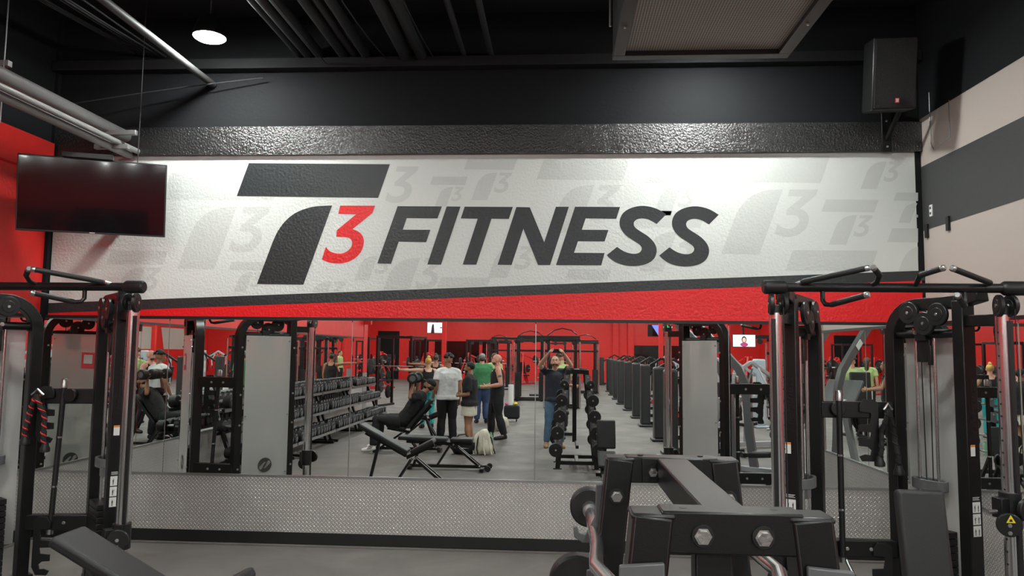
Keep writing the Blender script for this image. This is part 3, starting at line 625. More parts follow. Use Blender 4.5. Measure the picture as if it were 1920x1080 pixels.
p=on_wall(8,118,-1.6)
tag(ground(MB().tube([(p.x,-1.6,p.z-.5),(p.x,-1.6,H)],.006,8).build('hanger_rod','steel')),'threaded rod at the far upper left edge of the picture','rod')
for dz in (0,-.20): tag(ground(MB().box((p.x+.0,-1.58,p.z+dz),(.07,.05,.05)).build('strut_channel','gpipe',bevel=.003)),('upper' if not dz else 'lower')+' square strut end on the rod at the far upper left','bracket')
# joist on the back wall
zj=on_wall(960,121).z
struct(MB().box(((XL+XR)/2,-.06,zj),(XR-XL-.02,.12,.10)).build('ceiling_beam','ceil'))
struct(MB().box(((XL+XR)/2,-.10,zj-.03),(XR-XL-.02,.02,.02)).build('ceiling_beam','pipe'))
for y in (-1.4,-3.0,-4.6,-6.2): struct(MB().box(((XL+XR)/2,y,H-.12),(XR-XL,.10,.22)).build('ceiling_beam','ceil'))
# ceiling grille box
a,b=at_z(1147,116,4.0),at_z(1478,107,4.0); y1=(a.y+b.y)/2; y0=y1-1.12; x0,x1=a.x,b.x
t=thing('ceiling_grille','large square ceiling air unit with a beige egg-crate grille and dark frame','air grille',((x0+x1)/2,(y0+y1)/2,4.0))
fr=.085
mb=MB()
for c,s in ((((x0+x1)/2,y1-fr/2,4.02),(x1-x0,fr,.04)),(((x0+x1)/2,y0+fr/2,4.02),(x1-x0,fr,.04)),((x0+fr/2,(y0+y1)/2,4.02),(fr,y1-y0-2*fr,.04)),((x1-fr/2,(y0+y1)/2,4.02),(fr,y1-y0-2*fr,.04))): mb.box(c,s)
mb.build('grille_frame','pipe',t,.003)
MB().box(((x0+x1)/2,(y0+y1)/2,4.045),(x1-x0-.14,y1-y0-.14,.02)).build('grille_core','grille',t)
MB().box(((x0+x1)/2,(y0+y1)/2,4.36),(x1-x0-.01,y1-y0-.01,.60)).build('duct_box','gpipe' if 0 else 'pipe',t,.004)
MB().box(((x0+x1)/2,(y0+y1)/2,4.98),(.5,.5,.64)).build('duct_neck','pipe',t,.004)
for sx in (-1,1):
    MB().tube([((x0+x1)/2+sx*(x1-x0)*.53,y1-.35,4.10),((x0+x1)/2+sx*(x1-x0)*.53,y1-.35,H)],.008,8).build('hanger_rod','steel',t)
    bolts(t,[((x0+x1)/2+sx*((x1-x0)/2-fr/2),y0+.55,3.999)],(0,0,-1),.008)
# television
cn=[on_wall(33,288,-.86),on_wall(314,308,-.36),on_wall(308,446,-.30),on_wall(28,430,-.80)]
ux=((cn[1]-cn[0])+(cn[2]-cn[3])).normalized(); uy=((cn[0]-cn[3])+(cn[1]-cn[2])).normalized(); n=ux.cross(uy).normalized(); uy=n.cross(ux)
n=n if n.y<0 else -n; c=sum(cn,V((0,0,0)))/4; Wt=((cn[1]-cn[0]).length+(cn[2]-cn[3]).length)/2; Ht=((cn[0]-cn[3]).length+(cn[1]-cn[2]).length)/2
t=thing('television','large switched-off black television hung high in the left corner','television',c-uy*Ht/2)
rt=Matrix((ux,n,uy)).transposed()
MB().box(c-n*.02,(Wt,.045,Ht),rot=rt).build('television_case','tvf',t,.004)
MB().box(c+n*.0035,(Wt-.022,.003,Ht-.03),rot=rt).build('screen','tvs',t)
MB().box(c+n*.006-uy*(Ht/2-.008),(.045,.004,.008),rot=rt).build('logo_bar','steel',t)
MB().box(c-n*.06,(.5,.05,.35),rot=rt).build('rear_housing','tvf',t,.01)
q=c-n*.08; MB().bar(q,V((q.x+.1,-.05,q.z)),.08,.08).bar(q-ux*.3,q+ux*.3,.04,.20).build('mount_arm','black',t,.003)
bb=c+uy*(Ht/2+.02)-ux*.05; MB().box(bb+n*.01,(.42,.10,.05),rot=rt).build('mount_bracket','black',t,.004)
# loudspeaker
c=on_wall(1668,142,-.60); t=thing('loudspeaker','black wall-mounted loudspeaker near the right corner, above the mural','speaker',(c.x,-.05,c.z-.6))
rs=Matrix.Rotation(R(-6),3,'Z')@Matrix.Rotation(R(12),3,'X')
MB().box(c,(.37,.30,.62),rot=rs).build('cabinet','bplas',t,.015)
g=MB().box(c+rs@V((0,-.156,0)),(.34,.012,.59),rot=rs).build('front_grille',mat('speaker_mesh',(.018,.018,.019),.5,bump=.8,bscale=260),t,.01)
MB().box(c+rs@V((.02,-.164,-.235)),(.032,.006,.04),rot=rs).build('badge','redl',g); MB().box(c+rs@V((.02,-.168,-.235)),(.020,.004,.028),rot=rs).build('badge_mark','label',g)
br=on_wall(1652,205); z2=on_wall(1652,288).z
MB().box((br.x+.02,-.052,(br.z+.15+z2)/2),(.09,.02,br.z+.15-z2)).build('wall_plate','black',t,.003)
MB().bar((br.x+.02,-.06,z2+.12),(br.x+.05,-.40,br.z-.02),.03,.04).bar((br.x+.03,-.06,br.z-.03),(br.x+.05,-.55,br.z-.03),.05,.03).bar((br.x+.05,-.45,br.z-.04),(br.x+.05,-.45,br.z+.07),.05,.05).build('support_arm','black',t,.003)
bolts(t,[(br.x+.02,-.062,z2+k) for k in (.05,.3)],(0,-1,0),.009)
# small fittings on the right wall
a=on_right(1747,395); t=tag(ground(MB().box((XR-.006,a.y,a.z),(.012,.05,.11)).build('outlet_cover','label',bevel=.003)),'small white outlet cover in the dark grey stripe of the right wall','outlet')
MB().box((0,0,.03),(.016,.02,.022)).box((0,0,.08),(.016,.02,.022)).build('socket_face','ink',t).location=(0,0,0)
for px,py,l in ((1740,433,'black bracket tab on the right wall, nearest the corner'),(1780,419,'black bracket tab on the right wall below the dark stripe')):
    a=on_right(px,py); tag(ground(MB().box((XR-.012,a.y,a.z),(.024,.045,.13)).build('bracket_tab','black',bevel=.003)),l,'bracket')
a,b=on_right(1745,222),on_right(1780,262)
tag(ground(MB().tube([(XR-.006,a.y,a.z+.25),(XR-.006,a.y,b.z+.05),(XR-.006,a.y-.05,b.z-.02),(XR-.006,b.y-.02,b.z+.02),(XR-.006,b.y-.03,b.z+.35)],.005,6).build('looped_cord','steel')),'thin looped cord outline on the beige right wall','cord')
# ---------------------------------------------------------------- dumbbells along the left wall
tiers=[(1.02,-4.93),(.66,-4.78),(.28,-4.62)]; tn=['top','middle','bottom']
def dumbbell(r,l,label,group,cat='dumbbell'):
    t=thing('dumbbell',label,cat,(0,0,0),group)
    MB().tube([(-l*.5,0,r),(-l*.2,0,r),(0,0,r),(l*.2,0,r),(l*.5,0,r)],[.016,.015,.019,.015,.016],12).build('handle','steel',t)
    for s in (-1,1):
        h=l*.36; c=V((s*(l/2-h/2+.015),0,r)); hd=MB().disc(c,(1,0,0),r,h,20,.18).build('weight_head','rubber',t)
        MB().disc(c+V((s*h/2,0,0)),(1,0,0),r*.55,.004,16).build('end_disc','grey',hd)
    return t
rack_y=[-3.35,-5.60,-7.85,-10.10]; RLn=2.2
def drack(label):
    t=thing('dumbbell_rack',label,'dumbbell rack',(0,0,0))
    for z,x in tiers:
        for dx,dz in ((.115,-.012),(-.115,.012)): MB().bar((x+dx,0,z+dz-.02),(x+dx,-RLn,z+dz-.02),.035,.045).build('shelf_rail','black',t,.003)
        f=MB().bar((x+.15,0,z-.035),(x+.15,-RLn,z-.035),.006,.05).build('label_strip','steel',t)
    for y in (-.12,-RLn+.12):
        MB().bar((-4.47,y,.03),(-5.08,y,.03),.07,.05).build('foot','black',t,.004); MB().bar((-4.62,y,.05),(-5.04,y,1.12),.05,.07,(0,1,0)).build('side_post','black',t,.004)
    return t
rk=drack('long black three-tier dumbbell rack unit nearest the mural wall'); 
for k,y in enumerate(rack_y):
    labs=['long black three-tier dumbbell rack unit nearest the mural wall','second three-tier dumbbell rack unit from the mural wall','third three-tier dumbbell rack unit from the mural wall','last three-tier dumbbell rack unit, beside the red column']
    o=rk if k==0 else dup(rk); o.location=(0,y,0); o['label']=labs[k]
sizes=[(.088,.36),(.086,.34),(.083,.32),(.079,.30),(.074,.28),(.068,.26)]
protos=[dumbbell(r,l,'x','dumbbells on the long wall rack') for r,l in sizes]; used=set(); rr=random.Random(3)
for ti,(z,x) in enumerate(tiers):
    for k,y in enumerate(rack_y):
        n=12
        for i in range(n):
            f=(k*n+i)/(4*n); si=min(5,int(f*4.0+ti*.6)); p=protos[si]
            if rr.random()<.03: continue
            yy=y-.14-(RLn-.28)*i/(n-1); lab='round black rubber dumbbell on the %s tier of the %s rack unit'%(tn[ti],['first','second','third','last'][k])
            o=p if si not in used else dup(p); used.add(si)
            o.location=(x+rr.uniform(-.012,.012),yy,z+.0); o.rotation_euler=(rr.uniform(-.0,.0),R(4),rr.uniform(-.03,.03)); o['label']=lab; o['group']='dumbbells on the %s tier, %s rack unit'%(tn[ti],['first','second','third','last'][k])
for i,p in enumerate(protos):
    if i not in used: p.location=(-4.62,-12.2,.3)
# paper notice on the first rack
t=tag(ground(MB().box((-4.44,-4.1,.70),(.004,.20,.20),R(0)).build('paper_notice','label')),'white paper notice with red print on the first dumbbell rack','notice')
for k in range(3): MB().box((.003,0,.12+.022*k),(.001,.13-.03*(k%2),.012)).build('print_line','redl',t)
# red card on the guard panel of the left machine
u=(V((-4.62,-1.92,0))-V((-4.25,-1.41,0))).normalized(); n=V((-u.y,u.x,0)); n=n if n.y>0 else -n; c=V((-4.25,-1.41,0))+u*.45+n*.0825+V((0,0,1.72))
t=tag(MB().add([c+u*a+V((0,0,b)) for a,b in((-.075,-.10),(.075,-.11),(.075,.09),(-.075,.10))],[(0,1,2,3)]).build('red_card','redl'),'small red card with a white square on the left machine panel, in the mirror','notice')
MB().add([c+n*.001+u*a+V((0,0,b)) for a,b in((-.05,-.04),(.05,-.045),(.05,.065),(-.05,.07))],[(0,1,2,3)]).build('card_print','label',t)
# ---------------------------------------------------------------- people
def hand(mb,wr,d,nrm,side,curl,s=1.0,spread=1.0):
    """palm and five separate fingers; d: along the hand, nrm: out of the palm, side: towards the thumb"""
    wr,d=V(wr),V(d).normalized(); nrm=V(nrm); nrm=(nrm-d*nrm.dot(d)).normalized(); sd=V(side); sd=(sd-d*sd.dot(d)-nrm*sd.dot(nrm)).normalized()
    mb.tube([wr-d*.02*s,wr+d*.02*s,wr+d*.055*s,wr+d*.09*s],[.024*s,.026*s,.028*s,.024*s],12,up=nrm,sx=1.0)
    for a in (-1,1): mb.tube([wr+d*.01*s+sd*a*.010*s,wr+d*.088*s+sd*a*.022*s],[.017*s,.015*s],8)
    for k,L in enumerate((.070,.079,.073,.058)):
        p=wr+d*.085*s+sd*(.030-.020*k)*s; a=0; dirn=(d+sd*(.12-.08*k)*spread).normalized(); pts=[p]
        for j,f in enumerate((.45,.31,.24)):
            a+=curl*(.55,.9,.7)[j]; q=dirn*math.cos(a)+nrm*math.sin(a); pts.append(pts[-1]+q*L*f*s)
        mb.tube(pts,[.0100*s,.0095*s,.0088*s,.0078*s],8)
    p=wr+d*.025*s+sd*.026*s; q=(sd*.8+d*.6+nrm*.35).normalized(); q2=(sd*.35+d*.85+nrm*(.35+.4*curl)).normalized()
    mb.tube([p,p+q*.035*s,p+q*.035*s+q2*.032*s,p+q*.035*s+q2*.055*s],[.014*s,.0115*s,.0105*s,.009*s],8)
def person(label,loc,rz,h=1.75,J=None,skin='skin',top='tblack',sleeve=.55,bottom='tblack',leg=1.0,shoes='bplas',hair=('short','hairb'),beard=None,build=1.0,head=(0,0),hands=None,vox=.010,torso=None,female=False,loose=.0,hem=.0,name='person',cat='person'):
    s=h/1.75; root=thing(name,label,cat,(0,0,0))
    j=dict(pel=(0,0,.94),wai=(0,0,1.10),che=(0,.0,1.28),nek=(0,-.005,1.47),hed=(0,.02,1.612),
      shL=(-.185,0,1.41),elL=(-.235,-.02,1.12),wrL=(-.235,.06,.88),shR=(.185,0,1.41),elR=(.235,-.02,1.12),wrR=(.235,.06,.88),
      hiL=(-.09,0,.92),knL=(-.105,.02,.50),anL=(-.115,-.02,.085),toL=(-.14,.15,.03),hiR=(.09,0,.92),knR=(.105,.02,.50),anR=(.115,-.02,.085),toR=(.14,.15,.03))
    j.update(J or {}); j={k:V(v)*s for k,v in j.items()}
    b=build; sp=(j['shR']-j['shL']).normalized(); tv=(j['nek']-j['pel']).normalized(); fwd=tv.cross(sp)*-1; fwd=sp.cross(tv)*-1 if fwd.length<.1 else fwd
    fwd=(sp.cross(tv)*-1).normalized(); fwd=tv.cross(sp).normalized()
    def tor(mb,g,top_=1.0,bot=0.0):
        P=[j['pel']-tv*.07*s,j['pel'],j['wai'],j['che'],j['che'].lerp(j['nek'],.55),j['nek']-tv*.02*s]
        rd=[.095,.112*b,(.092 if female else .103)*b,.112*b,.102*b,.055]; w_=1.38 if female else 1.5
        mb.tube([P[0],P[1],P[2],P[3],P[4],P[5]],[r*s+g for r in rd],20,up=fwd,sx=w_)
        for S_ in ('L','R'): mb.ell(j['sh'+S_]-tv*.012*s,(.052*s*b+g*.5,.052*s*b+g*.5,.052*s*b+g*.5)); mb.tube([j['nek']-tv*.035*s,j['nek'].lerp(j['sh'+S_],.5)-tv*.012*s,j['sh'+S_]],[.058*s*b+g*.3,.052*s*b+g*.4,.046*s*b+g*.4],12)
    B=MB(); tor(B,0)
    for S_,sg in (('L',-1),('R',1)):
        sh,el,wr=j['sh'+S_],j['el'+S_],j['wr'+S_]; m1=sh.lerp(el,.45); f1=el.lerp(wr,.3)
        B.tube([sh,m1,el],[.052*s*b,.050*s*b,.038*s],12); B.ell(el,(.038*s,)*3); B.tube([el,f1,wr],[.038*s,.042*s*b,.025*s],12)
        hd=(hands or {}).get(S_,{}); d=hd.get('d',(wr-el)); nrm=hd.get('n',V((-sg,0,0)) if hd.get('n') is None else hd['n'])
        hand(B,wr,d,nrm,hd.get('side',fwd),hd.get('curl',.45),s)
        hi,kn,an,to=j['hi'+S_],j['kn'+S_],j['an'+S_],j['to'+S_]
        B.tube([hi,hi.lerp(kn,.4),kn],[.088*s*b,.082*s*b,.054*s],14); B.ell(kn,(.053*s,)*3); B.tube([kn,kn.lerp(an,.3),an],[.052*s,.056*s*b,.036*s],12)
        B.tube([an,an.lerp(to,.5)+V((0,0,-.012)),to],[.042*s,.036*s,.028*s],10)
    hy,hp=head; hm=Matrix((sp,fwd,tv)).transposed()@Matrix.Rotation(R(hy),3,'Z')@Matrix.Rotation(R(hp),3,'X'); hc=j['hed']; T=lambda x,y,z: hc+hm@V((x,y,z))*s
    B.tube([j['nek']-tv*.05*s,j['nek']+tv*.02*s,T(0,-.015,-.06)],[.062*s*b,.054*s*b,.052*s*b],14)
    B.ell(T(0,-.01,.03),(.076*s,.096*s,.092*s),hm,18,12); B.ell(T(0,.022,-.025),(.062*s,.072*s,.082*s),hm,16,10); B.ell(T(0,.052,-.078),(.036*s,.036*s,.028*s),hm)
    B.tube([T(0,.082,.022),T(0,.100,-.012),T(0,.108,-.028),T(0,.090,-.034)],[.008*s,.011*s,.014*s,.010*s],8)
    B.tube([T(-.05,.072,.034),T(-.02,.088,.034),T(.02,.088,.034),T(.05,.072,.034)],.010*s,8)
    for sg in (-1,1): B.ell(T(sg*.077,-.012,-.005),(.012*s,.022*s,.033*s),hm,10,8)
    body=B.build('body',skin,root,remesh=vox,smooth=3)
    for sg in (-1,1):
        ey=MB().ell(T(sg*.031,.077,.010),(.014*s,.010*s,.008*s),hm,10,8).build('eye','ceye',root); MB().ell(T(sg*.031,.085,.010),(.006*s,.004*s,.006*s),hm,8,6).build('iris','deye',ey)
        MB().tube([T(sg*.048,.076,.034),T(sg*.030,.092,.040),T(sg*.014,.094,.034)],.005*s,6).build('eyebrow','beard' if skin!='skin2' else 'hairb',root)
    MB().tube([T(-.022,.082,-.056),T(0,.094,-.054),T(.022,.082,-.056)],[.004*s,.008*s,.004*s],8).build('mouth','lip',root)
    # hair, beard, cap
    st,hmn=hair
    if st=='short': MB().ell(T(0,-.026,.045),(.083*s,.098*s,.090*s),hm,18,12).build('hair',hmn,root,remesh=.011,smooth=1)
    if st=='crop': MB().ell(T(0,-.024,.040),(.0795*s,.093*s,.088*s),hm,18,12).build('hair',hmn,root,remesh=.011,smooth=1)
    if st=='curly':
        mb=MB(); rr=random.Random(5)
        for k in range(60):
            a=rr.uniform(0,2*PI); e_=rr.uniform(.0,1.45); r_=(.085,.095,.088); p=(r_[0]*math.sin(e_)*math.cos(a),-.02+r_[1]*math.sin(e_)*math.sin(a)-.01,.055+r_[2]*math.cos(e_))
            if p[1]>.06 and p[2]<.08: continue
            mb.ell(T(*p),(.024*s,)*3,None,8,6)
        mb.build('hair',hmn,root,remesh=.011,smooth=1)
    if st=='long': MB().ell(T(0,-.026,.045),(.085*s,.10*s,.092*s),hm,18,12).tube([T(0,-.07,.05),T(0,-.10,-.06),T(0,-.10,-.20),T(0,-.09,-.30)],[.07*s,.065*s,.05*s,.03*s],14).build('hair',hmn,root,remesh=.012,smooth=2)
    if st=='bun': MB().ell(T(0,-.022,.042),(.082*s,.097*s,.090*s),hm,18,12).ell(T(0,-.05,.14),(.045*s,.045*s,.04*s),hm).ell(T(.02,-.11,.06),(.035*s,.035*s,.05*s),hm).build('hair',hmn,root,remesh=.011,smooth=1)
    if st=='cap': 
        MB().ell(T(0,-.03,-.01),(.079*s,.085*s,.07*s),hm,14,10).build('hair','hairn',root,remesh=.012)
        MB().ell(T(0,-.012,.058),(.084*s,.103*s,.078*s),hm,18,12).tube([T(0,.07,.05),T(0,.15,.035)],[.06*s,.05*s],14,up=hm@V((0,0,1)),sx=1.1).build('cap',hmn,root,remesh=.010,smooth=2) if 0 else MB().ell(T(0,-.012,.058),(.084*s,.103*s,.078*s),hm,18,12).ell(T(0,.11,.045),(.062*s,.06*s,.007*s),hm,16,6).build('cap',hmn,root,remesh=.010,smooth=2)
    if beard: MB().ell(T(0,.036,-.058),(.061*s,.056*s,.044*s),hm,16,10).build('beard',beard,root,remesh=.009,smooth=1)
    # clothes
    g=.016*s+loose; sh_=MB(); tor(sh_,g)
    if top:
        if sleeve>0:
            for S_ in ('L','R'):
                sh,el=j['sh'+S_],j['el'+S_]; e_=sh.lerp(el,min(sleeve*1.0,1)); sh_.tube([sh,sh.lerp(e_,.5),e_],[.053*s*b+g*.6,.053*s*b+g*.7,.052*s*b+g*.9],14)
                if sleeve>1: wr=j['wr'+S_]; sh_.tube([el,el.lerp(wr,sleeve-1)],[.042*s+g,.034*s+g*.7],12)
        else:
            sh_=MB(); P=[j['pel']-tv*(.03+hem)*s,j['wai'],j['che'],j['che'].lerp(j['nek'],.55)]
            sh_.tube(P,[.118*s*b+g*.5,.103*s*b+g,.110*s*b+g*.8,.095*s*b+g*.6],20,up=fwd,sx=1.45)
            for S_ in ('L','R'):
                a=j['sh'+S_].lerp(j['nek'],.42); 
                for f_ in (-1,1): sh_.tube([j['che'].lerp(j['nek'],.35).lerp(j['sh'+S_],.55)+fwd*f_*.085*s*b,a+tv*.035*s],[.03*s,.022*s],8)
        if sleeve>0 and hem: sh_.tube([j['pel'],j['pel']-tv*hem*s],[.128*s*b+g,.132*s*b+g],20,up=fwd,sx=1.42)
        sh_.build('top_garment',top,root,remesh=.012,smooth=3,wrinkle=.022)
    if bottom:
        pn=MB(); pn.tube([j['wai'].lerp(j['pel'],.45),j['pel'],j['pel']-tv*.08*s],[.102*s*b+g*.5,.118*s*b+g*.6,.10*s*b+g*.5],20,up=fwd,sx=1.42)
        for S_ in ('L','R'):
            hi,kn,an=j['hi'+S_],j['kn'+S_],j['an'+S_]; g2=.012*s+loose*.8
            if leg>=1: pn.tube([hi,hi.lerp(kn,.5),kn,kn.lerp(an,.5),an+(kn-an).normalized()*.02],[.096*s*b+g2,.082*s*b+g2,.062*s+g2,.060*s*b+g2,.048*s+g2],16); pn.ell(kn,(.06*s+g2,)*3)
            else: e_=hi.lerp(kn,leg); pn.tube([hi,e_],[.100*s*b+g2,.086*s*b+g2*2.2],16)
        pn.build('trousers' if leg>=1 else 'shorts',bottom,root,remesh=.012,smooth=3,wrinkle=.018)
    for S_ in ('L','R'):
        an,to=j['an'+S_],j['to'+S_]; d=(to-an); d.z=0; d.normalize(); heel=an-d*.05*s; z0=.0 
        f=MB().tube([heel+V((0,0,-.03*s)),an+V((0,0,-.03*s)),an.lerp(to,.6)+V((0,0,-.012*s)),to+d*.03*s,to+d*.055*s],[.042*s,.05*s,.046*s,.036*s,.02*s],14).tube([an+V((0,0,.02*s)),an-V((0,0,.03*s))],.047*s,12).build('shoe',shoes,root,remesh=.009,smooth=2)
        if shoes=='wsock':
            sd_=d.cross(V((0,0,1)))
            for k in range(3):
                for q in (-1,1):
                    a=an+d*(.045+.028*k)*s+sd_*q*.049*s-V((0,0,.045*s)); MB().bar(a,a+V((0,0,.055*s))-d*.03*s,.003,.012,d).build('shoe_stripe','ink',f)
    root.location=loc; root.rotation_euler=(0,0,R(rz)); root['_s']=s; del root['_s']
    return root,j
# the photographer, standing behind his phone
PH=(-.03,CY-.022,CZ)
L0=V((-.05,CY-.50,0))
def loc_(x,y,z,L=L0,s=1.80/1.75): return tuple((V((x,y,z))-L)/s)
person('person in a navy polo and jeans holding up a phone to photograph the mirror',L0,0,1.80,
  dict(elL=loc_(-.35,CY-.36,1.62),wrL=loc_(-.165,CY-.115,1.86),elR=loc_(.27,CY-.36,1.62),wrR=loc_(.115,CY-.115,1.86),shL=(-.19,0,1.44),shR=(.19,0,1.44),hed=(0,.0,1.63),anL=(-.155,-.02,.085),toL=(-.17,.15,.03),anR=(.13,-.02,.085),toR=(.17,.14,.03),knL=(-.12,.03,.5)),
  skin='skin',top='navy',sleeve=.62,bottom='jeans',shoes='tan',hair=('crop','hairn'),beard='beard',head=(0,12),build=1.0,
  hands=dict(L=dict(d=(.28,.55,.35),n=(.85,.2,-.1),side=(0,.2,1),curl=.55),R=dict(d=(-.28,.55,.35),n=(-.85,.2,-.1),side=(0,.2,1),curl=.55)),hem=.06)
t=thing('phone','black phone held sideways by the person photographing the mirror','phone',(PH[0],PH[1],PH[2]-.04))
MB().box(PH,(.158,.009,.076)).build('phone_case','tvf',t,.003)
for k in range(3): MB().disc((PH[0]+.022+.018*k-.02,PH[1]+.0052,PH[2]+.02),(0,1,0),.0062,.0015,14).build('lens_ring','tvs',t)
# white T-shirt, back to the mirror
person('person in a white T-shirt and black trousers standing with back to the mirror',(-2.20,-7.75,0),158,1.82,
  dict(wrL=(-.25,.05,.87),elR=(.25,-.05,1.13),wrR=(.28,.06,.89),anL=(-.12,-.02,.085),anR=(.14,-.04,.085),toR=(.18,.12,.03)),skin='skin2',top='twhite',sleeve=.62,bottom='tblack',hair=('curly','hairb'),head=(-28,-4),build=1.08,loose=.008,hem=.07,
  hands=dict(R=dict(curl=1.2,n=(-1,0,0)),L=dict(curl=.8,n=(1,0,0))))
# black T-shirt, white shorts, in profile
person('person in a black T-shirt and white shorts with an earbud, arms folded forward',(-1.70,-7.30,0),96,1.68,
  dict(elR=(.24,-.02,1.10),wrR=(.16,.22,1.06),elL=(-.24,-.02,1.10),wrL=(-.14,.22,1.08)),skin='skin2',top='tblack',sleeve=.85,bottom='cream',leg=.62,hair=('short','hairb'),beard='hairb',build=1.15,loose=.012,hem=.08,shoes='bplas',
  hands=dict(R=dict(d=(-1,.3,0),n=(0,-1,.3),curl=.6),L=dict(d=(1,.3,0),n=(0,-1,.3),curl=.6)))
# bald, black tank top
r_,jj=person('bald person with a short beard in a black tank top, tattoo on the upper arm',(-1.30,-9.0,0),80,1.83,
  dict(elR=(.27,-.05,1.12),wrR=(.15,.24,1.07),elL=(-.25,.02,1.12),wrL=(-.10,.27,1.06),anL=(-.20,.10,.085),toL=(-.24,.27,.03),knL=(-.17,.10,.5),anR=(.17,-.14,.085),toR=(.22,.03,.03),knR=(.13,-.02,.5)),skin='skin3',top='tblack',sleeve=0,bottom='tblack',hair=('none',''),beard='beard',build=1.16,loose=.008,hem=.06,
  hands=dict(R=dict(d=(-.6,.8,-.1),n=(-1,-.4,.2),curl=.9),L=dict(d=(.6,.8,-.1),n=(1,-.4,.2),curl=.9)))
a=jj['shR'].lerp(jj['elR'],.45); MB().ell(a+V((.012,0,0)),(.052,.054,.062)).build('arm_tattoo','tattoo',r_,remesh=.010,smooth=2)
# green shirt, grey cap
person('person in a green shirt, jeans and grey cap standing with back to the mirror',(-1.98,-12.4,0),170,1.82,skin='skin',top='tgreen',sleeve=.7,bottom='djeans',hair=('cap','gcap'),build=1.15,loose=.018,hem=.08,vox=.013)
person('person with long dark hair in a pale top behind the one in green',(-1.85,-14.6,0),150,1.82,skin='skin',top='tlime',sleeve=.6,bottom='tblack',hair=('long','hairn'),vox=.014,female=True)
# blonde, arm held out sideways with a dumbbell
T3_=dict(elR=(.46,.02,1.42),wrR=(.70,.03,1.43),elL=(-.27,.10,1.20),wrL=(-.08,.22,1.10),shR=(.19,0,1.42))
person('person with blonde hair and teal leggings holding a dumbbell out to the side',(-3.15,-10.9,0),160,1.72,T3_,skin='skin',top='tblack',sleeve=0,bottom='teal',hair=('bun','hairy'),female=True,vox=.012,hands=dict(R=dict(n=(0,1,0),side=(0,0,1),curl=1.3),L=dict(n=(1,0,0),curl=.6)))
person('person in a black tank top standing far back behind the blonde one, arm out sideways',(-3.62,-14.9,0),175,1.76,dict(elR=(.46,.02,1.45),wrR=(.70,.03,1.46)),skin='skin2',top='tblack',sleeve=0,bottom='tblack',hair=('bun','hairn'),female=True,vox=.014)
person('person in a pale green T-shirt and black trousers standing far down the aisle',(.17,-28.6,0),80,1.82,skin='skin',top='tlime',sleeve=.7,bottom='tblack',hair=('short','hairn'),vox=.016,build=1.1)
person('person in a pale green T-shirt seen from behind over a tall black seat back',(.05,-10.75,0),178,1.86,dict(elR=(.25,.1,1.15),wrR=(.22,.30,1.2),elL=(-.25,.1,1.15),wrL=(-.22,.3,1.2)),skin='skin',top='tlime',sleeve=.7,bottom='tblack',hair=('curly','hairn'),vox=.012,build=1.15,loose=.015)
person('person in a charcoal tank top with dark tied hair, forearms on a machine',(-.07,-9.15,0),250,1.80,dict(elR=(.25,.12,1.15),wrR=(.2,.36,1.12),elL=(-.25,.12,1.15),wrL=(-.2,.36,1.12)),skin='skin2',top='tblack',sleeve=0,bottom='tblack',hair=('long','hairb'),vox=.012,female=True)
# the person on the incline bench, feet towards the left wall, pressing two dumbbells
Lb=V((-2.80,-6.75,0)); bw=lambda x,y,z: (y-Lb.y, -(x-Lb.x), z)        # world -> local at rz 90
P_=dict(pel=bw(-2.88,-6.75,.58),wai=bw(-2.76,-6.75,.72),che=bw(-2.64,-6.75,.90),nek=bw(-2.50,-6.75,1.10),hed=bw(-2.40,-6.75,1.23),
  shL=bw(-2.54,-6.93,1.03),shR=bw(-2.54,-6.57,1.03),elL=bw(-2.70,-7.06,1.02),elR=bw(-2.70,-6.44,1.02),wrL=bw(-2.66,-7.00,1.27),wrR=bw(-2.66,-6.50,1.27),
  hiL=bw(-2.92,-6.85,.56),hiR=bw(-2.92,-6.65,.56),knL=bw(-3.34,-6.95,.60),knR=bw(-3.34,-6.55,.60),anL=bw(-3.42,-6.98,.11),anR=bw(-3.38,-6.50,.11),toL=bw(-3.58,-7.01,.045),toR=bw(-3.54,-6.47,.045))
person('person in black lying back on an incline bench pressing two dumbbells, white striped shoes',Lb,90,1.75,P_,skin='skin2',top='tblack',sleeve=.95,bottom='tblack',shoes='wsock',hair=('cap','tblack'),beard='hairb',head=(0,-6),build=1.08,loose=.012,
  hands=dict(L=dict(d=(0,0,1),n=(0,1,.2),side=(1,0,0),curl=1.2),R=dict(d=(0,0,1),n=(0,1,.2),side=(-1,0,0),curl=1.2)))
bench('black incline bench carrying the person pressing dumbbells',(-2.80,-6.75,0),180,50,10,L_=.72,hinge=.37,wheels=False)
bench('black low incline bench behind the standing group',(-2.75,-8.7,0),180,24,10,L_=.78,wheels=False)
for y,l in ((-7.0,'far'),(-6.50,'near')):
    d=dumbbell(.10,.36,'black round dumbbell held up by the person on the incline bench, %s hand'%l,None); del_=d; d.location=(-2.67,y,1.27); d.rotation_euler=(0,0,R(80))
d=dumbbell(.05,.22,'small dumbbell in the outstretched hand of the blonde person',None); d.location=(-3.86,-10.66,1.36); d.rotation_euler=(0,0,R(90))
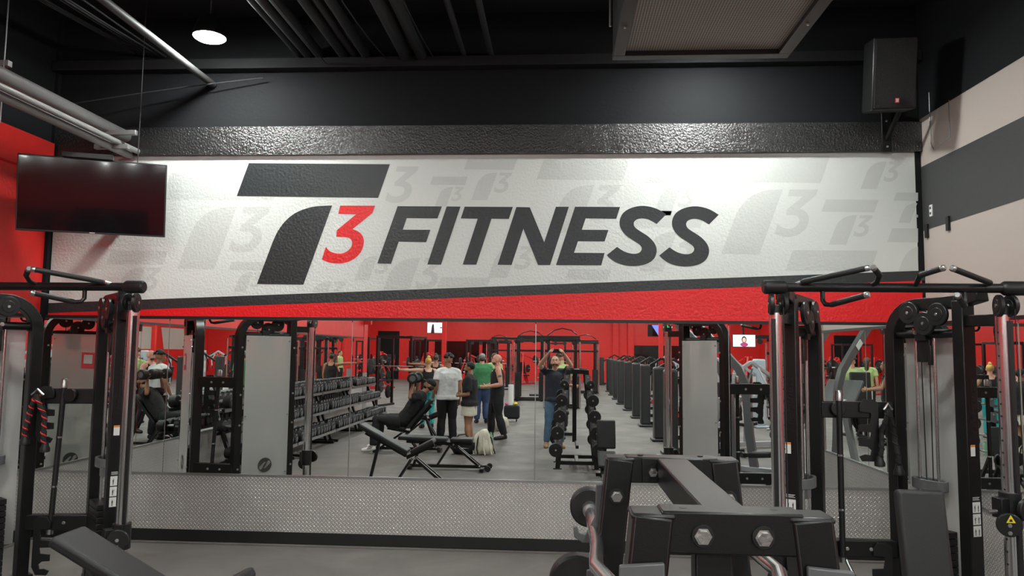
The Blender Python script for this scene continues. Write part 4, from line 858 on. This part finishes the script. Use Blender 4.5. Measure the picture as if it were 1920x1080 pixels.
# ---------------------------------------------------------------- the gym floor behind the photographer
M['dark_glass']=mat('dark_mirror_glass',(.06,.065,.07),.05,metal=.9)
M['screen']=mat('lit_screen',(.55,.62,.75),.3,emit=.7); M['screen2']=mat('lit_screen_blue',(.10,.14,.75),.3,emit=.8); M['screen3']=mat('lit_screen_green',(.05,.45,.12),.3,emit=.8); M['skinl']=mat('poster_skin',(.7,.45,.35),.5,emit=.4)
def column(x,y,label,w=.22,boxes=()):
    t=tag(ground(MB().box((x,y,(H+1.25)/2),(w,w,H-1.25)).build('column','red',bevel=.01)),label,'column')
    MB().box((0,0,-.625),(w+.01,w+.01,1.25)).build('column_base','gpipe',t,.01)
    return t
c=column(-5.42,-12.85,'red square column with electrical boxes at the end of the dumbbell racks',.40)
og=V((-5.42,-12.85,1.25))
for bx,bz,bw,bh in ((-.30,.85,.36,.40),(.26,1.45,.30,.30),(-.02,.25,.30,.25)):
    b=MB().box((bx,.26,bz-0.0),(bw,.14,bh)).build('electrical_box','redbox',c,.008); b.location=(0,0,0)
    MB().box((bx+bw*.38,.335,bz),(.015,.01,.05)).build('latch','steel',b)
for k in range(4): MB().tube([(-.12+.08*k,.24,.1),(-.12+.08*k,.24,3.2)],.018,8).build('conduit','redbox',c)
column(-3.66,-16.7,'slim red column in front of the lit television, mid gym',.13)
column(3.02,-14.9,'slim red column beside the blue-lit television',.13)
column(7.0,-24.0,'slim red column far on the open right side of the gym',.16); column(-8.6,-24.0,'slim red column far on the left side of the gym',.16)
def tv(x,y,z,wd,label,kind,rz=0):
    t=thing('television',label,'television',(x,y,z))
    MB().box((x,y,z),(wd,.05,wd*.56)).build('television_case','tvf',t,.004)
    s=MB().box((x,y+.0265,z),(wd-.03,.004,wd*.56-.03)).build('screen',{'a':'screen','b':'tvs','c':'screen'}[kind],t)
    if kind=='a': MB().poly([(x-wd*.30,y+.0295,z-.18),(x-wd*.12,y+.0295,z-.18),(x-wd*.16,y+.0295,z+.12),(x-wd*.24,y+.0295,z+.10)]).build('screen_image','dgrey',s); MB().box((x+wd*.22,y+.0295,z),(wd*.14,.001,.03)).build('screen_text','dgrey',s)
    if kind=='b': MB().poly([(x-.32*wd,y+.0295,z+.25*wd),(x+.12*wd,y+.0295,z+.25*wd),(x-.02*wd,y+.0295,z-.22*wd)]).build('screen_image','screen2',s); MB().poly([(x+.2*wd,y+.0295,z+.05*wd),(x+.42*wd,y+.0295,z+.05*wd),(x+.42*wd,y+.0295,z+.25*wd),(x+.2*wd,y+.0295,z+.25*wd)]).build('screen_image','screen3',s)
    if kind=='c':
        MB().ell((x-.0,y+.032,z+.02),(.045,.003,.06)).build('portrait_face','skinl',s); MB().ell((x,y+.0295,z+.03),(.065,.002,.09)).build('portrait_hair','hairn',s); MB().ell((x,y+.0295,z-.10),(.10,.002,.055)).build('portrait_top','pink',s)
    MB().tube([(x,y-.04,z),(x,y-.04,H)],.025,10).build('mount_pole','black',t); t.rotation_euler=(0,0,R(rz)); return t
tv(-3.98,-17.2,2.62,.66,'lit television hanging behind the slim red column, pale screen','a'); tv(3.05,-15.6,2.55,.66,'television with a blue shape on screen, behind the slim red column','b'); tv(4.85,-12.6,2.22,.60,'lit screen showing a smiling person, right side of the mirror','c',rz=0)
# far wall fittings
def wallrect(name,x0,x1,z0,z1,m,label,cat,kind=None):
    o=ground(MB().box(((x0+x1)/2,YF+.02,(z0+z1)/2),(x1-x0,.04,z1-z0)).build(name,m)); tag(o,label,cat); 
    return o
pxx=lambda px: (px-1043)/FPX*47.2
for a,b,l in ((763,800,'dark tall mirror on the far red wall, leftmost of three'),(812,896,'wide dark mirror on the far red wall'),(902,931,'narrow dark mirror on the far red wall, right of the wide one')):
    wallrect('wall_mirror',pxx(a),pxx(b),.4,2.45,'dark_glass',l,'mirror')
wallrect('dark_doorway_slab',pxx(703),pxx(744),.0,3.05,'blackwall','flat black slab for the dark doorway in the far red wall beside the column','doorway')  # no opening: the dark inside the doorway is a flat black slab
wallrect('wall_mirror',pxx(1185),pxx(1300),.4,2.3,'dark_glass','dark mirror on the far red wall behind the machine row','mirror')
for px in (1150,1178): struct(MB().box((pxx(px),YF+.1,H/2),(.35,.2,H-.02)).build('wall_pilaster','red'))
for y0,y1 in ((-37.5,-34.6),(-34.0,-31.6),(-20,-17)):
    struct(MB().poly([(XW-.004,y0,1.75),(XW-.004,y1-.4,1.75),(XW-.004,y1,3.0),(XW-.004,y0+.3,3.0)]).build('painted_band','beige',bpy.data.objects['wall_far_right']))
# selectorized machine: tall shroud, frame, seat, pads, handles
def weight_machine(label,shroud='dshroud',frame='black',group=None,h=1.58):
    t=thing('weight_machine',label,'weight machine',(0,0,0),group)
    MB().rpath([(0,0,.05),(0,0,h-.10),(.0,0,h)],.34,.24,(0,1,0)).build('shroud',shroud,t,.05,4)
    MB().box((0,0,.03),(.34,.42,.06)).build('shroud_foot',shroud,t,.02)
    MB().bar((.05,0,.08),(1.35,0,.08),.09,.09).bar((1.3,-.30,.05),(1.3,.30,.05),.08,.07).bar((.85,0,.08),(.85,0,.45),.09,.08,(0,1,0)).build('frame',frame,t,.008)
    MB().bar((.12,0,1.35),(.72,0,1.72),.07,.07).bar((.72,0,1.72),(1.1,0,1.5),.07,.07).bar((1.1,0,1.5),(1.1,0,.5),.07,.08,(0,1,0)).build('arch_frame',frame,t,.008)
    slabpad(MB(),(.70,0,.50),(1.02,0,.47),.34,.07,(0,0,1)).build('seat','pad',t,.02,3); slabpad(MB(),(1.06,0,.56),(1.14,0,1.15),.32,.07,(1,0,0)).build('back_pad','pad',t,.02,3)
    for s in (-1,1):
        MB().tube([(.62,s*.10,1.60),(.58,s*.30,1.30),(.62,s*.32,1.05)],.02,8).build('press_arm',frame,t); MB().tube([(.62,s*.32,1.10),(.62,s*.32,.98)],.026,8).build('hand_grip','rubber',t)
    MB().box((.80,0,.30),(.10,.12,.10)).build('height_lever','redbox',t); MB().box((.135,.0,1.05),(.01,.16,.5)).build('instruction_plate','label',t)
    return t
ys=[(14.3,2.12),(16.4,2.19),(19.5,2.25),(21.9,2.28),(24.7,2.30),(27.5,2.30),(30.2,2.34),(33,2.38),(36,2.45),(43,2.52)]
pm=weight_machine('x',group=None)
nth=['nearest to the mirror','second','third','fourth','fifth','sixth','seventh','eighth','ninth','last']
for k,(d,x) in enumerate(ys):
    o=pm if k==0 else dup(pm); o.location=(x,CY*2+0-(d-7.25)+7.25 if 0 else -(d-7.25),0); o['label']='black machine with a tall rounded weight shroud, %s in the long row'%nth[k]; o['group']='black shrouded machines in the long row along the aisle'
sv=weight_machine('pale grey machine with a blue-grey weight shroud, nearest of the pale ones','shroud','silver',h=1.75); sv.location=(4.6,-8.5,0); sv.rotation_euler=(0,0,R(160))
for k,(x,y,a) in enumerate(((5.2,-12.5,170),(4.9,-16.5,180),(5.4,-20.5,175),(5.3,-25.0,180),(8.2,-10.5,90),(8.4,-15.0,100),(8.6,-19.5,80),(10.6,-12.5,90),(10.3,-17.5,90))):
    dup(sv,(x,y,0),R(a),label='pale grey machine with a blue-grey weight shroud on the open right side of the gym',group='pale grey machines on the open right side')
# power rack with barbell and plates
def plate(par,c,ax,r,m='rubber'): 
    p=MB().disc(c,ax,r,.035,28,.2).build('weight_plate',m,par); return p
def power_rack(label,m='black',pm_='rubber',bench_=True):
    t=thing('power_rack',label,'power rack',(0,0,0))
    for x in (-.6,.6):
        for y in (-.6,.6): MB().box((x,y,1.17),(.075,.075,2.34)).build('upright',m,t,.004)
        MB().bar((x,-.75,.04),(x,.75,.04),.08,.07).bar((x,-.62,2.30),(x,.62,2.30),.07,.07).build('side_beam',m,t,.004)
        MB().bar((x,-.6,.85),(x,.6,.85),.05,.05).build('safety_bar',m,t,.004)
    for y in (-.6,.6): MB().bar((-.6,y,2.30),(.6,y,2.30),.07,.07).build('top_beam',m,t,.004)
    MB().tube([(-.6,.2,2.3),(.6,.2,2.3)],.02,8).build('pull_up_bar','steel',t)
    MB().tube([(-1.08,.68,1.35),(1.08,.68,1.35)],.016,10).build('barbell_shaft','steel',t)
    for s in (-1,1):
        for k in range(2): plate(t,(s*(.82+.045*k),.68,1.35),(1,0,0),.225,pm_)
        for k,z in enumerate((.45,.95,1.45)): MB().tube([(s*.62,-.6,z),(s*.88,-.6,z)],.022,8).build('storage_peg','steel',t); plate(t,(s*.74,-.6,z),(1,0,0),.225 if k<2 else .16,pm_); plate(t,(s*.70,-.6,z),(1,0,0),.20 if k<2 else .16,pm_)
    return t
r0=power_rack('black power rack with loaded barbell, mid gym left of the red column'); r0.location=(-5.2,-17.5,0); r0.rotation_euler=(0,0,R(12))
for x,y,a,l in ((-7.2,-16.8,0,'black power rack beyond the dumbbell racks, far left'),(-7.6,-21,5,'black power rack second row on the left side'),(-3.2,-24.5,0,'black power rack in the middle distance behind the standing group'),(-5.6,-25.5,0,'black power rack far back left of centre'),(-.2,-33,0,'black power rack far down the gym near the aisle')):
    dup(r0,(x,y,0),R(a),label=l)
# free-standing cable station
def multi(label):
    t=thing('multi_station',label,'cable machine',(0,0,0))
    for x,y in ((-.45,-.45),(.45,-.45),(-.45,.45),(.45,.45)):
        MB().box((x,y,1.15),(.09,.09,2.3)).build('upright','black',t,.005); MB().box((x*1.0,y,.6),(.20,.16,.95)).build('weight_stack','bplas',t,.004)
        MB().tube([(x*1.3,y*1.3,.05),(x*1.3,y*1.3,2.2)],.03,10).build('chrome_column','chrome',t)
    for z in (2.28,1.9,.06): MB().bar((-.6,-.45,z),(.6,-.45,z),.07,.08).bar((-.6,.45,z),(.6,.45,z),.07,.08).bar((-.45,-.6,z),(-.45,.6,z),.07,.08).bar((.45,-.6,z),(.45,.6,z),.07,.08).build('cross_frame','black',t,.005)
    MB().bar((-1.5,0,2.36),(.6,0,2.36),.08,.10).build('overhead_beam','black',t,.005)
    for k in range(3): MB().disc((-1.35+.42*k,.07,2.24),(0,1,0),.085,.03,18).build('pulley','bplas',t)
    MB().tube([(-.5,.1,2.42),(-.25,.1,2.60),(.0,.1,2.66),(.3,.1,2.60),(.5,.1,2.45)],.018,8).build('pull_up_bar','black',t)
    slabpad(MB(),(-.9,.8,.5),(-.9,1.15,.48),.3,.06,(0,0,1)).build('seat','pad',t,.02,3)
    return t
m0=multi('black free-standing cable station with overhead beam, behind the bald person'); m0.location=(-1.05,-21.5,0)
for x,y,l in ((.15,-18.0,'black free-standing cable station directly behind the photographer'),(-2.9,-30,'black free-standing cable station far behind the group'),(1.25,-27,'black free-standing cable station far down the aisle'),(6.6,-14.2,'black free-standing cable station on the open right side')):
    dup(m0,(x,y,0),R(0),label=l)
# red plate-loaded machines
def red_machine(label):
    t=thing('plate_machine',label,'plate-loaded machine',(0,0,0))
    MB().bar((-.7,-.4,.05),(.7,-.4,.05),.09,.08).bar((-.7,.4,.05),(.7,.4,.05),.09,.08).bar((-.6,-.4,.05),(-.1,-.1,1.75),.08,.08).bar((-.6,.4,.05),(-.1,.1,1.75),.08,.08).bar((.6,0,.05),(-.1,0,1.75),.08,.08).bar((.5,0,.05),(.2,0,.5),.08,.08).build('frame','redbox',t,.006)
    slabpad(MB(),(.15,0,.50),(.5,0,.48),.34,.07,(0,0,1)).build('seat','pad',t,.02,3); slabpad(MB(),(.08,0,.58),(-.05,0,1.25),.32,.07,(1,0,.1)).build('back_pad','pad',t,.02,3)
    for s in (-1,1):
        MB().bar((-.15,s*.2,1.65),(.5,s*.62,1.35),.06,.06).bar((.5,s*.62,1.35),(.62,s*.5,.85),.05,.05).build('lever_arm','redbox',t,.005)
        plate(t,(.35,s*.62,1.42),(0,1,0),.225); MB().tube([(-.3,s*.45,.9),(-.3,s*.7,.9)],.025,8).build('storage_peg','steel',t); plate(t,(-.3,s*.56,.9),(0,1,0),.225)
    return t
q0=red_machine('red plate-loaded machine nearest the columns, far left'); q0.location=(-8.6,-28.5,0)
sp=[(-6.6,-31,20),(-9.6,-33,60),(-4.9,-34.5,-30),(-7.6,-36,10),(-3.6,-37,80),(-2.0,-35.5,-60),(-10.4,-29.5,100),(-5.9,-28.3,0),(7.4,-22.5,120),(9.4,-24.5,40),(6.2,-29.5,90),(3.9,-31.5,15)]
for x,y,a in sp: dup(q0,(x,y,0),R(a),label='red plate-loaded machine standing in front of the far walls',group='red plate-loaded machines near the far walls')
# large leg press beside the photographer's right, seen in the right-hand mirrors
def leg_press(label):
    t=thing('leg_press',label,'leg press',(0,0,0))
    for s in (-1,1):
        MB().rpath([(.05,s*.36,.08),(.12,s*.36,.6),(.15,s*.36,1.1),(.18,s*.36,1.4),(.28,s*.36,1.64),(.50,s*.36,1.87),(1.0,s*.36,2.36)],.07,.13,(0,1,0)).build('curved_rail','grey',t)
        MB().bar((-1.1,s*.36,.05),(1.2,s*.36,.05),.09,.08).bar((.62,s*.36,.05),(.28,s*.36,1.2),.08,.09,(0,1,0)).build('side_frame','silver',t,.006)
        MB().tube([(.55,s*.40,.95),(.55,s*.72,.95)],.025,10).build('plate_peg','steel',t); 
        for k in range(3): plate(t,(.55,s*(.48+.05*k),.95),(0,1,0),.225)
        MB().box((.68,s*.40,2.05),(.16,.01,.09),rot=Matrix.Rotation(R(-45),3,'Y')).build('rail_label','label',t)
    MB().box((.75,0,1.25),(.05,.62,.55),rot=Matrix.Rotation(R(35),3,'Y')).build('foot_plate','grey',t,.01)
    slabpad(MB(),(-.45,0,.42),(-.95,0,1.15),.42,.09,(1,0,.6)).build('back_pad','pad',t,.03,3); slabpad(MB(),(-.42,0,.38),(-.05,0,.34),.42,.09,(0,0,1)).build('seat','pad',t,.03,3)
    return t
lpq=leg_press('large leg press with curved grey rails, close beside the photographer'); lpq.location=(2.98,-4.75,0); lpq.rotation_euler=(0,0,R(215))
dup(lpq,(-1.2,-11.3,0) if 0 else (6.2,-5.6,0),R(120),label='large leg press with curved grey rails on the open right side')
t=thing('seated_row_machine','black machine with a tall padded seat back in front of the pale green person','weight machine',(.05,-10.3,0))
slabpad(MB(),(.05,-10.22,.62),(.05,-10.30,1.50),.46,.08,(0,1,0)).build('back_pad','pad',t,.03,3); slabpad(MB(),(.05,-10.30,.50),(.05,-9.85,.50),.44,.09,(0,0,1)).build('seat','pad',t,.03,3)
MB().bar((.05,-10.36,.05),(.05,-10.38,1.3),.08,.08,(0,1,0)).bar((.05,-10.36,.06),(.05,-9.7,.06),.08,.08).bar((-.25,-9.72,.05),(.35,-9.72,.05),.08,.07).bar((.05,-10.0,.06),(.05,-10.0,.46),.08,.08,(0,1,0)).build('frame','black',t,.006)
# bags and things on the floor
def blob(name,c,r,m,label,cat,seed=1,amp=.18,extra=None):
    mb=MB().ell(c,r,None,26,16)
    for i,v in enumerate(mb.v):
        d=v-V(c); k=1+amp*(noise.noise(v*5.5+V((seed,0,0)))+.5*noise.noise(v*13+V((0,seed,0)))); q=V(c)+d*k; q.z=max(q.z,.004); mb.v[i]=q
    return tag(ground(mb.build(name,m)),label,cat)
b=blob('gym_bag',(-1.72,-6.55,.14),(.24,.18,.17),'tblack','slumped black bag on the floor by the standing group','bag',2)
MB().tube([(-.15,0,.24),(-.08,.03,.34),(.05,.02,.36),(.14,0,.25)],.012,8).build('bag_handle','rubber',b); MB().tube([(-.22,.05,.10),(-.1,.17,.13),(.08,.17,.12),(.2,.06,.1)],.006,6).build('zipper','steel',b)
b=blob('cloth_bag',(-1.36,-6.55,.21),(.17,.16,.24),'cream','cream cloth bag with trailing straps on the floor beside the black bag','bag',5,.3)
for k in range(9):
    a=.7*k; MB().tube([(.08*math.cos(a),.07*math.sin(a),.40),(.16*math.cos(a),.15*math.sin(a),.28),(.19*math.cos(a),.17*math.sin(a),.12),(.20*math.cos(a)+.03,.19*math.sin(a),.008)],.012,6).build('strap','cream' if k%3 else 'tblack',b)
t=thing('water_bottle','pale green water bottle standing by the cream cloth bag','bottle',(-1.33,-7.9,0)); MB().tube([(-1.33,-7.9,0),(-1.33,-7.9,.19),(-1.33,-7.9,.22)],[.036,.036,.022],16).build('bottle_body','bottle',t); MB().tube([(-1.33,-7.9,.22),(-1.33,-7.9,.255)],.024,12).build('cap','bottle',t)
b=blob('tote_bag',(-1.36,-10.6,.19),(.20,.14,.20),'cream','pale canvas tote bag on the floor behind the bald person','bag',9,.2); MB().tube([(-.1,0,.33),(-.06,0,.48),(.06,0,.48),(.1,0,.33)],.012,6).build('bag_handle','cream',b)
t=thing('suitcase','black wheeled duffel on the floor right of the bald person','bag',(-1.22,-13.0,0)); MB().box((-1.22,-13.0,.25),(.42,.28,.36)).build('bag_shell','tblack',t,.06,4)
for s in (-1,1): MB().disc((-1.22+s*.13,-12.95,.045),(1,0,0),.045,.03,16).build('wheel','rubber',t)
tag(ground(MB().tube([(-1.25,-13.0,.435),(-1.25,-13.0,.98)],.075,16).build('towel_roll','twhite')),'tall white rolled towel standing on the black duffel','towel')
blob('yellow_cloth',(-1.12,-12.95,.475),(.06,.06,.04),'yellow','small yellow cloth lying on the black duffel','cloth',3); blob('pink_cloth',(-1.36,-12.9,.475),(.05,.05,.035),'pink','small pink cloth lying on the black duffel','cloth',4)
